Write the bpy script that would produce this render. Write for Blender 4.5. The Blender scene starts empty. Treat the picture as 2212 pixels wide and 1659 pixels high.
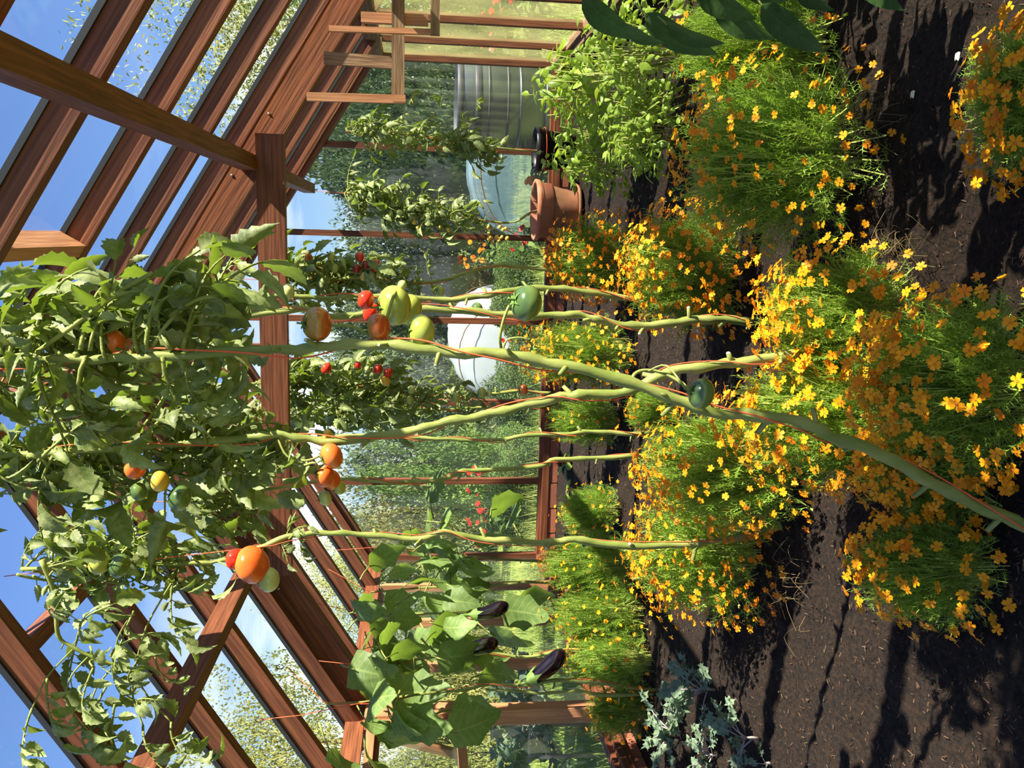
import bpy, math, random
from mathutils import Vector, Matrix, noise
RND = random.Random(11)
PI = math.pi
V = Vector
C = bpy.context.scene.collection
scene = bpy.context.scene

# ---------------------------------------------------------------- camera (held sideways: world up is picture left)
PSI, PIT, ROL, FPX, HC = 0.1726, 0.1118, 0.0083, 1831.0, 1.27
F_ = V((-math.sin(PSI)*math.cos(PIT), math.cos(PSI)*math.cos(PIT), -math.sin(PIT)))
R0 = V((math.cos(PSI), math.sin(PSI), 0)); U0 = R0.cross(F_)
R_ = R0*math.cos(ROL) + U0*math.sin(ROL)
U_ = U0*math.cos(ROL) - R0*math.sin(ROL)
CAM = V((0, 0, HC))
cd = bpy.data.cameras.new('camera'); cam = bpy.data.objects.new('camera', cd); C.objects.link(cam)
cx, cy, cz = -U_, R_, -F_
cam.matrix_world = Matrix(((cx.x, cy.x, cz.x, CAM.x), (cx.y, cy.y, cz.y, CAM.y), (cx.z, cy.z, cz.z, CAM.z), (0, 0, 0, 1)))
cd.sensor_width = 36; cd.lens = 36*FPX/2212; cd.clip_start = 0.05; cd.clip_end = 300
scene.camera = cam

# ---------------------------------------------------------------- sun, sky, exposure
SUN_TO = V((0.80, -0.22, 0.76)).normalized()          # direction towards the sun: from the right and a little behind the camera
SUN_E, SKY_E, EXPO = 15.5, 0.132, 0.32
ld = bpy.data.lights.new('sun', 'SUN'); ld.energy = SUN_E; ld.angle = 0.0095; ld.color = (1.0, 0.91, 0.76)
sun = bpy.data.objects.new('sun', ld); C.objects.link(sun)
sun.rotation_euler = SUN_TO.to_track_quat('Z', 'Y').to_euler()
w = bpy.data.worlds.new('sky'); scene.world = w; w.use_nodes = True
nt = w.node_tree; nt.nodes.clear()
o = nt.nodes.new('ShaderNodeOutputWorld'); bg = nt.nodes.new('ShaderNodeBackground')
sk = nt.nodes.new('ShaderNodeTexSky'); sk.sky_type = 'NISHITA'; sk.sun_disc = False
sk.sun_elevation = math.asin(SUN_TO.z); sk.sun_rotation = math.atan2(SUN_TO.x, SUN_TO.y)
sk.air_density = 1.2; sk.dust_density = 0.4; sk.ozone_density = 2.5
tc = nt.nodes.new('ShaderNodeTexCoord'); mp = nt.nodes.new('ShaderNodeMapping'); mp.inputs['Scale'].default_value = (1.2, 1.2, 4.5)
mp.inputs['Location'].default_value = (0.35, 0.2, 0.1)
ns = nt.nodes.new('ShaderNodeTexNoise'); ns.inputs['Scale'].default_value = 2.3; ns.inputs['Detail'].default_value = 7; ns.inputs['Roughness'].default_value = 0.55
rp = nt.nodes.new('ShaderNodeValToRGB'); rp.color_ramp.elements[0].position = 0.45; rp.color_ramp.elements[1].position = 0.60
sx = nt.nodes.new('ShaderNodeSeparateXYZ'); ml = nt.nodes.new('ShaderNodeMapRange')          # cumulus low over the horizon, thinning with height
ml.inputs['From Min'].default_value = 0.13; ml.inputs['From Max'].default_value = 0.30; ml.inputs['To Min'].default_value = 1; ml.inputs['To Max'].default_value = 0.0
mu = nt.nodes.new('ShaderNodeMath'); mu.operation = 'MULTIPLY'
mx = nt.nodes.new('ShaderNodeMixRGB'); mx.inputs['Color2'].default_value = (9.5, 9.6, 10.2, 1)
tint = nt.nodes.new('ShaderNodeMixRGB'); tint.blend_type = 'MULTIPLY'; tint.inputs['Fac'].default_value = 1; tint.inputs['Color2'].default_value = (0.84, 0.97, 1.34, 1)
L = nt.links.new
L(tc.outputs['Generated'], mp.inputs['Vector']); L(mp.outputs['Vector'], ns.inputs['Vector']); L(ns.outputs['Fac'], rp.inputs['Fac'])
L(tc.outputs['Generated'], sx.inputs['Vector']); L(sx.outputs['Z'], ml.inputs['Value'])
L(rp.outputs['Color'], mu.inputs[0]); L(ml.outputs['Result'], mu.inputs[1])
L(sk.outputs['Color'], tint.inputs['Color1']); L(tint.outputs['Color'], mx.inputs['Color1']); L(mu.outputs['Value'], mx.inputs['Fac'])
L(mx.outputs['Color'], bg.inputs['Color']); bg.inputs['Strength'].default_value = SKY_E; L(bg.outputs['Background'], o.inputs['Surface'])
vs = scene.view_settings; vs.view_transform = 'Standard'; vs.look = 'None'; vs.exposure = EXPO; vs.gamma = 1; vs.use_curve_mapping = False
try:
    scene.cycles.transparent_max_bounces = 24; scene.cycles.max_bounces = 8; scene.cycles.caustics_reflective = False; scene.cycles.caustics_refractive = False
except Exception:
    pass

# ---------------------------------------------------------------- helpers
def ray(x, y):
    u, v = 1659-y, x
    return R_*((u-829.5)/FPX) + U_*(-(v-1106)/FPX) + F_
def at(x, y, Y): d = ray(x, y); return CAM + d*(Y/d.y)         # the point of a sight line at distance Y down the greenhouse
def atZ(x, y, Z): d = ray(x, y); return CAM + d*((Z-HC)/d.z)
def atX(x, y, X): d = ray(x, y); return CAM + d*(X/d.x)
def rr(a, b): return RND.uniform(a, b)

class MB:
    def __init__(s): s.v = []; s.f = []; s.m = []; s.c = {}
    def add(s, vs, fs, mi=0):
        n = len(s.v); s.v += [tuple(q) for q in vs]
        for f in fs: s.f.append(tuple(i+n for i in f)); s.m.append(mi)
    def box(s, a, b, mi=0, M=None):
        vs = [V((x, y, z)) for x in (a[0], b[0]) for y in (a[1], b[1]) for z in (a[2], b[2])]
        if M: vs = [M @ q for q in vs]
        s.add(vs, [(0, 1, 3, 2), (4, 6, 7, 5), (0, 4, 5, 1), (2, 3, 7, 6), (0, 2, 6, 4), (1, 5, 7, 3)], mi)
    def tube(s, pts, rad, n=8, mi=0, cap=True):
        pts = [V(q) for q in pts]; k = len(pts)
        if not hasattr(rad, '__len__'): rad = [rad]*k
        vs = []; t0 = (pts[1]-pts[0]).normalized(); a = t0.orthogonal().normalized()
        for i in range(k):
            t = (pts[min(i+1, k-1)]-pts[max(i-1, 0)]).normalized()
            a = (a - t*a.dot(t)); a = a.normalized() if a.length > 1e-6 else t.orthogonal().normalized()
            b = t.cross(a)
            for j in range(n):
                an = 2*PI*j/n; vs.append(pts[i] + (a*math.cos(an)+b*math.sin(an))*rad[i])
        fs = [(i*n+j, i*n+(j+1) % n, (i+1)*n+(j+1) % n, (i+1)*n+j) for i in range(k-1) for j in range(n)]
        if cap: fs += [tuple(range(n-1, -1, -1)), tuple((k-1)*n+j for j in range(n))]
        s.add(vs, fs, mi)
    def lathe(s, prof, n=24, mi=0, fn=None):
        vs = []
        for (r, z) in prof:
            for j in range(n):
                an = 2*PI*j/n; k = fn(an, r, z) if fn else 1
                vs.append((r*k*math.cos(an), r*k*math.sin(an), z))
        m = len(prof)
        s.add(vs, [(i*n+j, i*n+(j+1) % n, (i+1)*n+(j+1) % n, (i+1)*n+j) for i in range(m-1) for j in range(n)], mi)
    def mesh(s, name, mats, smooth=True):
        me = bpy.data.meshes.new(name); me.from_pydata(s.v, [], s.f)
        for q in (mats if isinstance(mats, (list, tuple)) else [mats]): me.materials.append(q)
        if s.c:
            at_ = me.attributes.new('blade', 'FLOAT_VECTOR', 'POINT'); fl = [0.0]*(3*len(s.v))
            for i, (a_, b_) in s.c.items(): fl[3*i] = a_; fl[3*i+1] = b_; fl[3*i+2] = 1.0
            at_.data.foreach_set('vector', fl)
        me.polygons.foreach_set('material_index', s.m)
        me.polygons.foreach_set('use_smooth', [smooth]*len(s.f)); me.update(); return me

W = {}
def put(name, me, parent=None, M=None):
    ob = bpy.data.objects.new(name, me); C.objects.link(ob)
    M = M if M is not None else Matrix()
    if parent:
        ob.parent = parent; ob.matrix_parent_inverse = W[parent].inverted()
    ob.matrix_basis = M; W[ob] = M.copy(); return ob
def tag(ob, label=None, cat=None, group=None, kind=None):
    if label: ob['label'] = label
    if cat: ob['category'] = cat
    if group: ob['group'] = group
    if kind: ob['kind'] = kind
    return ob
def thing(name, label, cat, loc, group=None):
    return tag(put(name, None, None, Matrix.Translation(V(loc))), label, cat, group)
def struct(name, label): return tag(put(name, None), label, None, None, 'structure')

def spline(P, per=5):
    P = [V(q) for q in P]; out = []
    for i in range(len(P)-1):
        a, b, c, d = P[max(i-1, 0)], P[i], P[i+1], P[min(i+2, len(P)-1)]
        for k in range(per):
            t = k/per
            out.append(0.5*((2*b)+(c-a)*t+(2*a-5*b+4*c-d)*t*t+(3*b-a-3*c+d)*t**3))
    out.append(P[-1]); return out

# ---------------------------------------------------------------- materials
def mat(name, col, rough=0.6, var=0.0, scale=8.0, col2=None, bump=0.0, stretch=None, trans=0.0, tcol=None, spec=0.3, coat=0.0, orand=0.0, metal=0.0, detail=4, coord='Object', veins=0.0):
    m = bpy.data.materials.new(name); m.use_nodes = True; n = m.node_tree; n.nodes.clear(); L = n.links.new
    out = n.nodes.new('ShaderNodeOutputMaterial'); p = n.nodes.new('ShaderNodeBsdfPrincipled')
    p.inputs['Roughness'].default_value = rough; p.inputs['Specular IOR Level'].default_value = spec
    p.inputs['Coat Weight'].default_value = coat; p.inputs['Metallic'].default_value = metal
    col = tuple(col)+(1,); last = None
    if col2 or bump:
        tc = n.nodes.new('ShaderNodeTexCoord'); mp = n.nodes.new('ShaderNodeMapping'); ns = n.nodes.new('ShaderNodeTexNoise')
        if stretch: mp.inputs['Scale'].default_value = stretch
        ns.inputs['Scale'].default_value = scale; ns.inputs['Detail'].default_value = detail
        L(tc.outputs[coord], mp.inputs['Vector']); L(mp.outputs['Vector'], ns.inputs['Vector'])
    if col2:
        r = n.nodes.new('ShaderNodeValToRGB'); r.color_ramp.elements[0].color = col; r.color_ramp.elements[1].color = tuple(col2)+(1,)
        r.color_ramp.elements[0].position = 0.36; r.color_ramp.elements[1].position = 0.64
        L(ns.outputs['Fac'], r.inputs['Fac']); last = r.outputs['Color']
    if veins:                                                   # paler midrib and side veins, from each blade's own coordinates
        def mth(op, a, b=None, c=None):
            q = n.nodes.new('ShaderNodeMath'); q.operation = op
            for i, e in enumerate((a, b, c)):
                if e is None: continue
                if isinstance(e, (int, float)): q.inputs[i].default_value = e
                else: L(e, q.inputs[i])
            return q.outputs[0]
        an = n.nodes.new('ShaderNodeAttribute'); an.attribute_name = 'blade'; sp = n.nodes.new('ShaderNodeSeparateXYZ'); L(an.outputs['Vector'], sp.inputs[0])
        ab = mth('ABSOLUTE', sp.outputs[0]); side = mth('FRACT', mth('MULTIPLY_ADD', sp.outputs[1], 8.0, mth('MULTIPLY', ab, -1.3)))
        sv = mth('SUBTRACT', 1.0, mth('MULTIPLY', mth('ABSOLUTE', mth('SUBTRACT', side, 0.5)), 14.0)); mid = mth('SUBTRACT', 1.0, mth('MULTIPLY', ab, 14.0))
        vn = mth('MULTIPLY', mth('MAXIMUM', mth('MAXIMUM', sv, mid), 0.0), sp.outputs[2])
        xm = n.nodes.new('ShaderNodeMixRGB'); xm.inputs['Color2'].default_value = (min(1, col[0]*2.6+.06), min(1, col[1]*2.0+.06), col[2]*2.2+.02, 1)
        L(mth('MULTIPLY', vn, veins), xm.inputs['Fac'])
        if last: L(last, xm.inputs['Color1'])
        else: xm.inputs['Color1'].default_value = col
        last = xm.outputs['Color']
    if orand:
        oi = n.nodes.new('ShaderNodeObjectInfo'); mr = n.nodes.new('ShaderNodeMapRange'); hs = n.nodes.new('ShaderNodeHueSaturation')
        mr.inputs['To Min'].default_value = 1-orand; mr.inputs['To Max'].default_value = 1+orand
        L(oi.outputs['Random'], mr.inputs['Value']); L(mr.outputs['Result'], hs.inputs['Value'])
        if last: L(last, hs.inputs['Color'])
        else: hs.inputs['Color'].default_value = col
        last = hs.outputs['Color']
    if last: L(last, p.inputs['Base Color'])
    else: p.inputs['Base Color'].default_value = col
    if bump:
        b = n.nodes.new('ShaderNodeBump'); b.inputs['Strength'].default_value = bump; b.inputs['Distance'].default_value = 0.01
        L(ns.outputs['Fac'], b.inputs['Height']); L(b.outputs['Normal'], p.inputs['Normal'])
    if trans:
        t = n.nodes.new('ShaderNodeBsdfTranslucent'); t.inputs['Color'].default_value = tuple(tcol or col[:3])+(1,)
        mx = n.nodes.new('ShaderNodeMixShader'); mx.inputs['Fac'].default_value = trans
        L(p.outputs['BSDF'], mx.inputs[1]); L(t.outputs['BSDF'], mx.inputs[2]); L(mx.outputs['Shader'], out.inputs['Surface'])
    else: L(p.outputs['BSDF'], out.inputs['Surface'])
    return m
def glass_mat(name, haze=0.0, hcol=(0.6, 0.65, 0.4), tcol=(0.95, 0.97, 0.96)):
    m = bpy.data.materials.new(name); m.use_nodes = True; n = m.node_tree; n.nodes.clear(); L = n.links.new
    out = n.nodes.new('ShaderNodeOutputMaterial'); t = n.nodes.new('ShaderNodeBsdfTransparent'); t.inputs['Color'].default_value = tcol+(1,)
    g = n.nodes.new('ShaderNodeBsdfGlossy'); g.inputs['Roughness'].default_value = 0.03
    mx = n.nodes.new('ShaderNodeMixShader'); mx.inputs['Fac'].default_value = 0.035; L(t.outputs['BSDF'], mx.inputs[1]); L(g.outputs['BSDF'], mx.inputs[2])
    last = mx.outputs['Shader']
    if haze:                                                    # dusty, algae-filmed panes
        d = n.nodes.new('ShaderNodeBsdfDiffuse'); d.inputs['Color'].default_value = hcol+(1,)
        tr = n.nodes.new('ShaderNodeBsdfTranslucent'); tr.inputs['Color'].default_value = hcol+(1,)
        ad = n.nodes.new('ShaderNodeMixShader'); ad.inputs['Fac'].default_value = 0.5; L(d.outputs['BSDF'], ad.inputs[1]); L(tr.outputs['BSDF'], ad.inputs[2])
        tc = n.nodes.new('ShaderNodeTexCoord'); ns = n.nodes.new('ShaderNodeTexNoise'); ns.inputs['Scale'].default_value = 3; ns.inputs['Detail'].default_value = 6
        mr = n.nodes.new('ShaderNodeMapRange'); mr.inputs['From Min'].default_value = 0.3; mr.inputs['From Max'].default_value = 0.7
        mr.inputs['To Min'].default_value = haze*0.45; mr.inputs['To Max'].default_value = haze*1.4
        L(tc.outputs['Object'], ns.inputs['Vector']); L(ns.outputs['Fac'], mr.inputs['Value'])
        m2 = n.nodes.new('ShaderNodeMixShader'); L(mr.outputs['Result'], m2.inputs['Fac']); L(last, m2.inputs[1]); L(ad.outputs['Shader'], m2.inputs[2]); last = m2.outputs['Shader']
    L(last, out.inputs['Surface']); return m
M = {}
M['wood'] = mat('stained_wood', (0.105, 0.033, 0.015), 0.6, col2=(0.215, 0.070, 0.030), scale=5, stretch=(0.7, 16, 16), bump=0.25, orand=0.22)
M['wood_light'] = mat('sunlit_wood', (0.36, 0.15, 0.07), 0.6, col2=(0.50, 0.23, 0.11), scale=5, stretch=(0.7, 14, 14), bump=0.2, orand=0.15)  # paler copy of the stained wood, sunlight put into its colour
M['wood_old'] = mat('weathered_wood', (0.15, 0.085, 0.045), 0.8, col2=(0.30, 0.18, 0.10), scale=6, stretch=(0.8, 12, 12), bump=0.4, orand=0.2)
M['strip'] = mat('glazing_rubber', (0.03, 0.032, 0.035), 0.5)
M['alu'] = mat('grey_glazing_cap', (0.30, 0.31, 0.33), 0.45, metal=0.4)
M['brick'] = mat('brick', (0.30, 0.085, 0.05), 0.85, col2=(0.42, 0.15, 0.09), scale=18, bump=0.3, orand=0.2)
M['mortar'] = mat('mortar', (0.35, 0.30, 0.26), 0.95)
M['screw'] = mat('screw_metal', (0.65, 0.65, 0.65), 0.3, metal=0.8)
M['glass'] = glass_mat('clear_glass', 0.05, (0.55, 0.6, 0.6))
M['glass_roof'] = glass_mat('roof_glass', 0.0)
M['glass_haze'] = glass_mat('dusty_glass', 0.15, (0.66, 0.62, 0.30))
M['glass_left'] = glass_mat('dusty_left_glass', 0.05, (0.5, 0.55, 0.4))
M['soil'] = mat('soil', (0.0045, 0.0028, 0.0020), 0.95, col2=(0.022, 0.0105, 0.0052), scale=75, bump=1.0, detail=8, coord='Object')
M['chip'] = mat('bark_chip', (0.15, 0.085, 0.048), 0.9, col2=(0.018, 0.010, 0.007), scale=40)
M['straw'] = mat('dry_stem', (0.19, 0.13, 0.06), 0.8, col2=(0.11, 0.085, 0.035), scale=4)
M['lawn'] = mat('lawn', (0.10, 0.16, 0.03), 0.9, col2=(0.24, 0.28, 0.06), scale=1.4, detail=10)
M['tleaf'] = mat('tomato_leaf', (0.125, 0.172, 0.052), 0.5, col2=(0.31, 0.345, 0.155), scale=9, trans=0.28, tcol=(0.26, 0.38, 0.03), spec=0.35, orand=0.3, bump=0.35, veins=0.55)
M['tstem'] = mat('tomato_stem', (0.16, 0.20, 0.04), 0.55, col2=(0.27, 0.29, 0.08), scale=26, stretch=(1, 1, 0.35), bump=0.3, orand=0.08)
M['scar'] = mat('pruning_scar', (0.55, 0.48, 0.36), 0.8)
M['eleaf'] = mat('aubergine_leaf', (0.12, 0.20, 0.055), 0.5, col2=(0.19, 0.27, 0.085), scale=7, trans=0.34, tcol=(0.30, 0.46, 0.05), spec=0.3, orand=0.25, bump=0.2, veins=0.6)
M['pleaf'] = mat('pepper_leaf', (0.028, 0.062, 0.018), 0.42, col2=(0.05, 0.10, 0.028), scale=6, trans=0.22, tcol=(0.12, 0.26, 0.02), spec=0.15, orand=0.2, bump=0.25, veins=0.3)
M['bleaf'] = mat('basil_leaf', (0.20, 0.32, 0.035), 0.40, col2=(0.33, 0.45, 0.08), scale=8, trans=0.38, tcol=(0.50, 0.64, 0.05), spec=0.4, orand=0.3, veins=0.3)
M['kleaf'] = mat('kale_leaf', (0.11, 0.165, 0.105), 0.55, col2=(0.18, 0.24, 0.15), scale=9, trans=0.15, tcol=(0.2, 0.35, 0.15), orand=0.15)
M['kstem'] = mat('kale_stem', (0.33, 0.28, 0.26), 0.5)
M['mleaf'] = mat('marigold_foliage', (0.15, 0.27, 0.03), 0.55, col2=(0.27, 0.40, 0.06), scale=6, trans=0.35, tcol=(0.36, 0.55, 0.05), orand=0.12)
M['mstem'] = mat('marigold_stem', (0.38, 0.43, 0.10), 0.5, trans=0.15, tcol=(0.4, 0.5, 0.1))
M['petal'] = mat('marigold_petal', (0.92, 0.36, 0.008), 0.5, trans=0.28, tcol=(1.0, 0.42, 0.008), orand=0.16, spec=0.2)
M['petal_o'] = mat('marigold_petal_deep', (0.88, 0.25, 0.006), 0.5, trans=0.28, tcol=(1.0, 0.30, 0.006), orand=0.16, spec=0.2)
M['disc'] = mat('flower_disc', (0.62, 0.17, 0.008), 0.7)
M['twine'] = mat('orange_twine', (0.75, 0.12, 0.045), 0.7)
M['wire'] = mat('dark_wire', (0.02, 0.02, 0.02), 0.5)
M['terra'] = mat('terracotta', (0.42, 0.14, 0.07), 0.8, col2=(0.52, 0.22, 0.13), scale=7, bump=0.15)
M['terra_dark'] = mat('mossy_terracotta', (0.20, 0.10, 0.045), 0.85, col2=(0.33, 0.14, 0.07), scale=9, bump=0.2)
M['black'] = mat('black_plastic', (0.012, 0.012, 0.013), 0.4)
M['tank'] = mat('galvanised_steel', (0.13, 0.14, 0.15), 0.34, col2=(0.21, 0.22, 0.24), scale=3, metal=0.75)
M['tank_d'] = mat('dark_tank_band', (0.05, 0.05, 0.055), 0.5)
M['aub'] = mat('aubergine_skin', (0.006, 0.0015, 0.005), 0.12, spec=0.6, coat=0.3)
M['calyx'] = mat('green_calyx', (0.12, 0.20, 0.04), 0.6)
M['trunk'] = mat('bark', (0.12, 0.085, 0.06), 0.9, bump=0.5, scale=10)
M['fol_dark'] = mat('dark_shrub_leaf', (0.045, 0.08, 0.03), 0.6, col2=(0.12, 0.17, 0.06), scale=1.5, trans=0.2, tcol=(0.10, 0.17, 0.03), orand=0.25)
M['fol_mid'] = mat('shrub_leaf', (0.08, 0.15, 0.03), 0.6, col2=(0.17, 0.24, 0.06), scale=1.5, trans=0.25, tcol=(0.2, 0.3, 0.04), orand=0.25)
M['fol_yel'] = mat('yellowing_leaf', (0.17, 0.19, 0.05), 0.6, col2=(0.30, 0.29, 0.09), scale=1.2, trans=0.25, tcol=(0.32, 0.33, 0.06), orand=0.2)
M['red'] = mat('red_petal', (0.65, 0.03, 0.02), 0.5, trans=0.2, tcol=(0.8, 0.05, 0.02))
M['pale'] = mat('pale_petal', (0.75, 0.70, 0.45), 0.6)
def fabric(name, col, a):
    m = bpy.data.materials.new(name); m.use_nodes = True; n = m.node_tree; n.nodes.clear()
    out = n.nodes.new('ShaderNodeOutputMaterial'); t = n.nodes.new('ShaderNodeBsdfTransparent'); d = n.nodes.new('ShaderNodeBsdfDiffuse'); d.inputs['Color'].default_value = col+(1,)
    tr = n.nodes.new('ShaderNodeBsdfTranslucent'); tr.inputs['Color'].default_value = col+(1,); a1 = n.nodes.new('ShaderNodeMixShader'); a1.inputs['Fac'].default_value = 0.4
    mx = n.nodes.new('ShaderNodeMixShader'); mx.inputs['Fac'].default_value = a
    n.links.new(d.outputs['BSDF'], a1.inputs[1]); n.links.new(tr.outputs['BSDF'], a1.inputs[2])
    n.links.new(t.outputs['BSDF'], mx.inputs[1]); n.links.new(a1.outputs['Shader'], mx.inputs[2]); n.links.new(mx.outputs['Shader'], out.inputs['Surface']); return m
M['net'] = fabric('blue_mesh_net', (0.32, 0.50, 0.66), 0.30)
M['fleece'] = fabric('white_fleece', (0.55, 0.60, 0.66), 0.9)
def fruit_mat(name, low, high, pos=0.55, rough=0.16):           # skin colour runs from the blossom end (low) to the shoulder (high)
    m = bpy.data.materials.new(name); m.use_nodes = True; n = m.node_tree; L = n.links.new
    p = n.nodes['Principled BSDF']; p.inputs['Roughness'].default_value = rough; p.inputs['Specular IOR Level'].default_value = 0.5
    tc = n.nodes.new('ShaderNodeTexCoord'); sx = n.nodes.new('ShaderNodeSeparateXYZ'); ns = n.nodes.new('ShaderNodeTexNoise'); ns.inputs['Scale'].default_value = 3
    ma = n.nodes.new('ShaderNodeMath'); ma.operation = 'MULTIPLY_ADD'; ma.inputs[1].default_value = 0.35
    r = n.nodes.new('ShaderNodeValToRGB'); r.color_ramp.elements[0].color = low+(1,); r.color_ramp.elements[1].color = high+(1,)
    r.color_ramp.elements[0].position = pos-0.2; r.color_ramp.elements[1].position = pos+0.3
    L(tc.outputs['Generated'], sx.inputs['Vector']); L(tc.outputs['Generated'], ns.inputs['Vector']); L(ns.outputs['Fac'], ma.inputs[0]); L(sx.outputs['Z'], ma.inputs[2])
    mb = n.nodes.new('ShaderNodeMath'); mb.operation = 'SUBTRACT'; mb.inputs[1].default_value = 0.17; L(ma.outputs[0], mb.inputs[0]); L(mb.outputs[0], r.inputs['Fac'])
    L(r.outputs['Color'], p.inputs['Base Color']); p.inputs['Subsurface Weight'].default_value = 0.08; p.inputs['Subsurface Radius'].default_value = (0.01, 0.006, 0.003); return m
FR = {'red': fruit_mat('ripe_red_tomato', (0.70, 0.025, 0.012), (0.66, 0.05, 0.015)),
      'dred': fruit_mat('dark_red_tomato', (0.30, 0.015, 0.012), (0.26, 0.03, 0.015)),
      'orange': fruit_mat('orange_tomato', (0.78, 0.13, 0.022), (0.72, 0.20, 0.04)),
      'brown': fruit_mat('half_ripe_tomato', (0.55, 0.09, 0.02), (0.38, 0.22, 0.035), 0.5),
      'yellow': fruit_mat('yellow_tomato', (0.75, 0.42, 0.05), (0.62, 0.48, 0.09)),
      'green': fruit_mat('green_tomato', (0.42, 0.44, 0.09), (0.30, 0.36, 0.06)),
      'pale': fruit_mat('pale_green_tomato', (0.52, 0.55, 0.22), (0.42, 0.46, 0.14)),
      'dgreen': fruit_mat('dark_green_tomato', (0.14, 0.20, 0.045), (0.065, 0.115, 0.038))}

# ---------------------------------------------------------------- greenhouse shell
XL, XR, YG, BAY, YB = -2.88, 1.43, 7.33, 0.66, -1.25
XM = (XL+XR)/2; SL = 0.614; GOFF = 0.08
def zr(X, off=0.0): return HC+0.339+SL*(((XR-X) if X >= XM else (X-XL)))+off
YS = [YG-BAY*k for k in range(14)]
def board(name, p0, p1, w_, d_, up, m, parent, bev=0.0):          # length on local X, width on Y, depth on Z (towards `up`)
    p0, p1 = V(p0), V(p1); ax = (p1-p0); Lg = ax.length; ax.normalize(); up = V(up); up = (up-ax*up.dot(ax)).normalized(); sd = up.cross(ax)
    mb = MB(); mb.box((0, -w_/2, -d_/2), (Lg, w_/2, d_/2))
    Mx = Matrix(((ax.x, sd.x, up.x, p0.x), (ax.y, sd.y, up.y, p0.y), (ax.z, sd.z, up.z, p0.z), (0, 0, 0, 1)))
    return put(name, mb.mesh(name, M[m] if isinstance(m, str) else m, False), parent, Mx)
def poly_pane(name, pts, nrm, m, parent, th=0.004):
    n = V(nrm).normalized()*th/2; k = len(pts); mb = MB()
    vs = [V(q)-n for q in pts]+[V(q)+n for q in pts]
    mb.add(vs, [tuple(range(k-1, -1, -1)), tuple(range(k, 2*k))]+[(i, (i+1) % k, k+(i+1) % k, k+i) for i in range(k)])
    return put(name, mb.mesh(name, m, False), parent)
def screw(p, n, parent, r=0.007):
    mb = MB(); mb.lathe([(0.0001, 0.005), (r*0.6, 0.0045), (r, 0.002), (r, -0.001)], 8)
    q = V(n).to_track_quat('Z', 'Y').to_matrix().to_4x4()
    return put('screw', mb.mesh('screw', M['screw']), parent, Matrix.Translation(V(p)) @ q)
brick_me = None
def brick_row(parent, a, b, z0, z1, inward, n_skip=0):
    global brick_me
    a, b = V(a), V(b); ax = (b-a).normalized(); Lg = (b-a).length; step = 0.236; k = int(Lg/step)
    if brick_me is None:
        mb = MB(); h = 0.5; q = 0.02
        pr = [(-h, -h+q*2), (-h+q*2, -h), (h-q*2, -h), (h, -h+q*2), (h, h-q*2), (h-q*2, h), (-h+q*2, h), (-h, h-q*2)]
        mb.add([(x, -0.5, z) for x, z in pr]+[(x*0.98, 0.5, z*0.96) for x, z in pr], [tuple(range(8)), tuple(range(15, 7, -1))]+[(i, 8+i, 8+(i+1) % 8, (i+1) % 8) for i in range(8)])
        brick_me = mb.mesh('brick', M['brick'], False)
    inn = V(inward)
    for i in range(k):
        c = a+ax*(step*(i+0.5)); c.z = (z0+z1)/2
        c += inn*rr(-0.003, 0.004)
        Mx = Matrix(((ax.x, inn.x, 0, c.x), (ax.y, inn.y, 0, c.y), (0, 0, 1, c.z), (0, 0, 0, 1))) @ Matrix.Diagonal((0.226, 0.11, z1-z0-0.010, 1))
        put('brick', brick_me, parent, Mx)
    mb = MB(); o = inn*0.042
    p0 = a-inn*0.05; p1 = b+o; 
    mb.box((min(p0.x, p1.x), min(p0.y, p1.y), z0-0.1), (max(p0.x, p1.x), max(p0.y, p1.y), z1-0.004)); put('mortar_bed', mb.mesh('mortar_bed', M['mortar'], False), parent)
SB, ST = 0.085, 0.17          # sill underside and top
# back gable
wb = struct('wall_back', 'glazed gable end wall of stained timber on a brick plinth')
brick_row(wb, (XL, YG, 0), (XR, YG, 0), 0.0, 0.083, (0, -1, 0))
board('sill', (XL, YG-0.01, (SB+ST)/2-0.012), (XR, YG-0.01, (SB+ST)/2-0.012), 0.11, 0.06, (0, 0, 1), 'wood', wb)
board('sill_rebate', (XL, YG+0.0, ST-0.012), (XR, YG+0.0, ST-0.012), 0.07, 0.03, (0, 0, 1), 'wood', wb)
GX = [XR-(XR-XL)*i/6 for i in range(7)]
for i, X in enumerate(GX):
    wd = 0.05 if 0 < i < 6 else 0.07
    board('mullion', (X, YG, ST), (X, YG, zr(X)+0.02), wd, 0.06, (0, -1, 0), 'wood', wb)
for i in range(6):
    a, b = GX[i]-0.02, GX[i+1]+0.02; pts = [(a, YG+0.01, ST-0.01), (a, YG+0.01, zr(a)+0.03)]
    pts += [(b, YG+0.01, zr(b)+0.03), (b, YG+0.01, ST-0.01)]
    poly_pane('pane', pts, (0, -1, 0), M['glass'], wb)
for s in (1, -1):
    Xe = XR if s > 0 else XL; n = V((s*SL, 0, 1)).normalized()
    board('gable_rafter', (Xe+s*0.12, YG-0.02, zr(Xe)-SL*0.12+0.05), (XM, YG-0.02, zr(XM)+0.05), 0.07, 0.11, n, 'wood', wb)
    board('gable_trim', (Xe+s*0.12, YG-0.07, zr(Xe)-SL*0.12+0.075), (XM, YG-0.07, zr(XM)+0.075), 0.03, 0.06, n, 'wood', wb)
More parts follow.
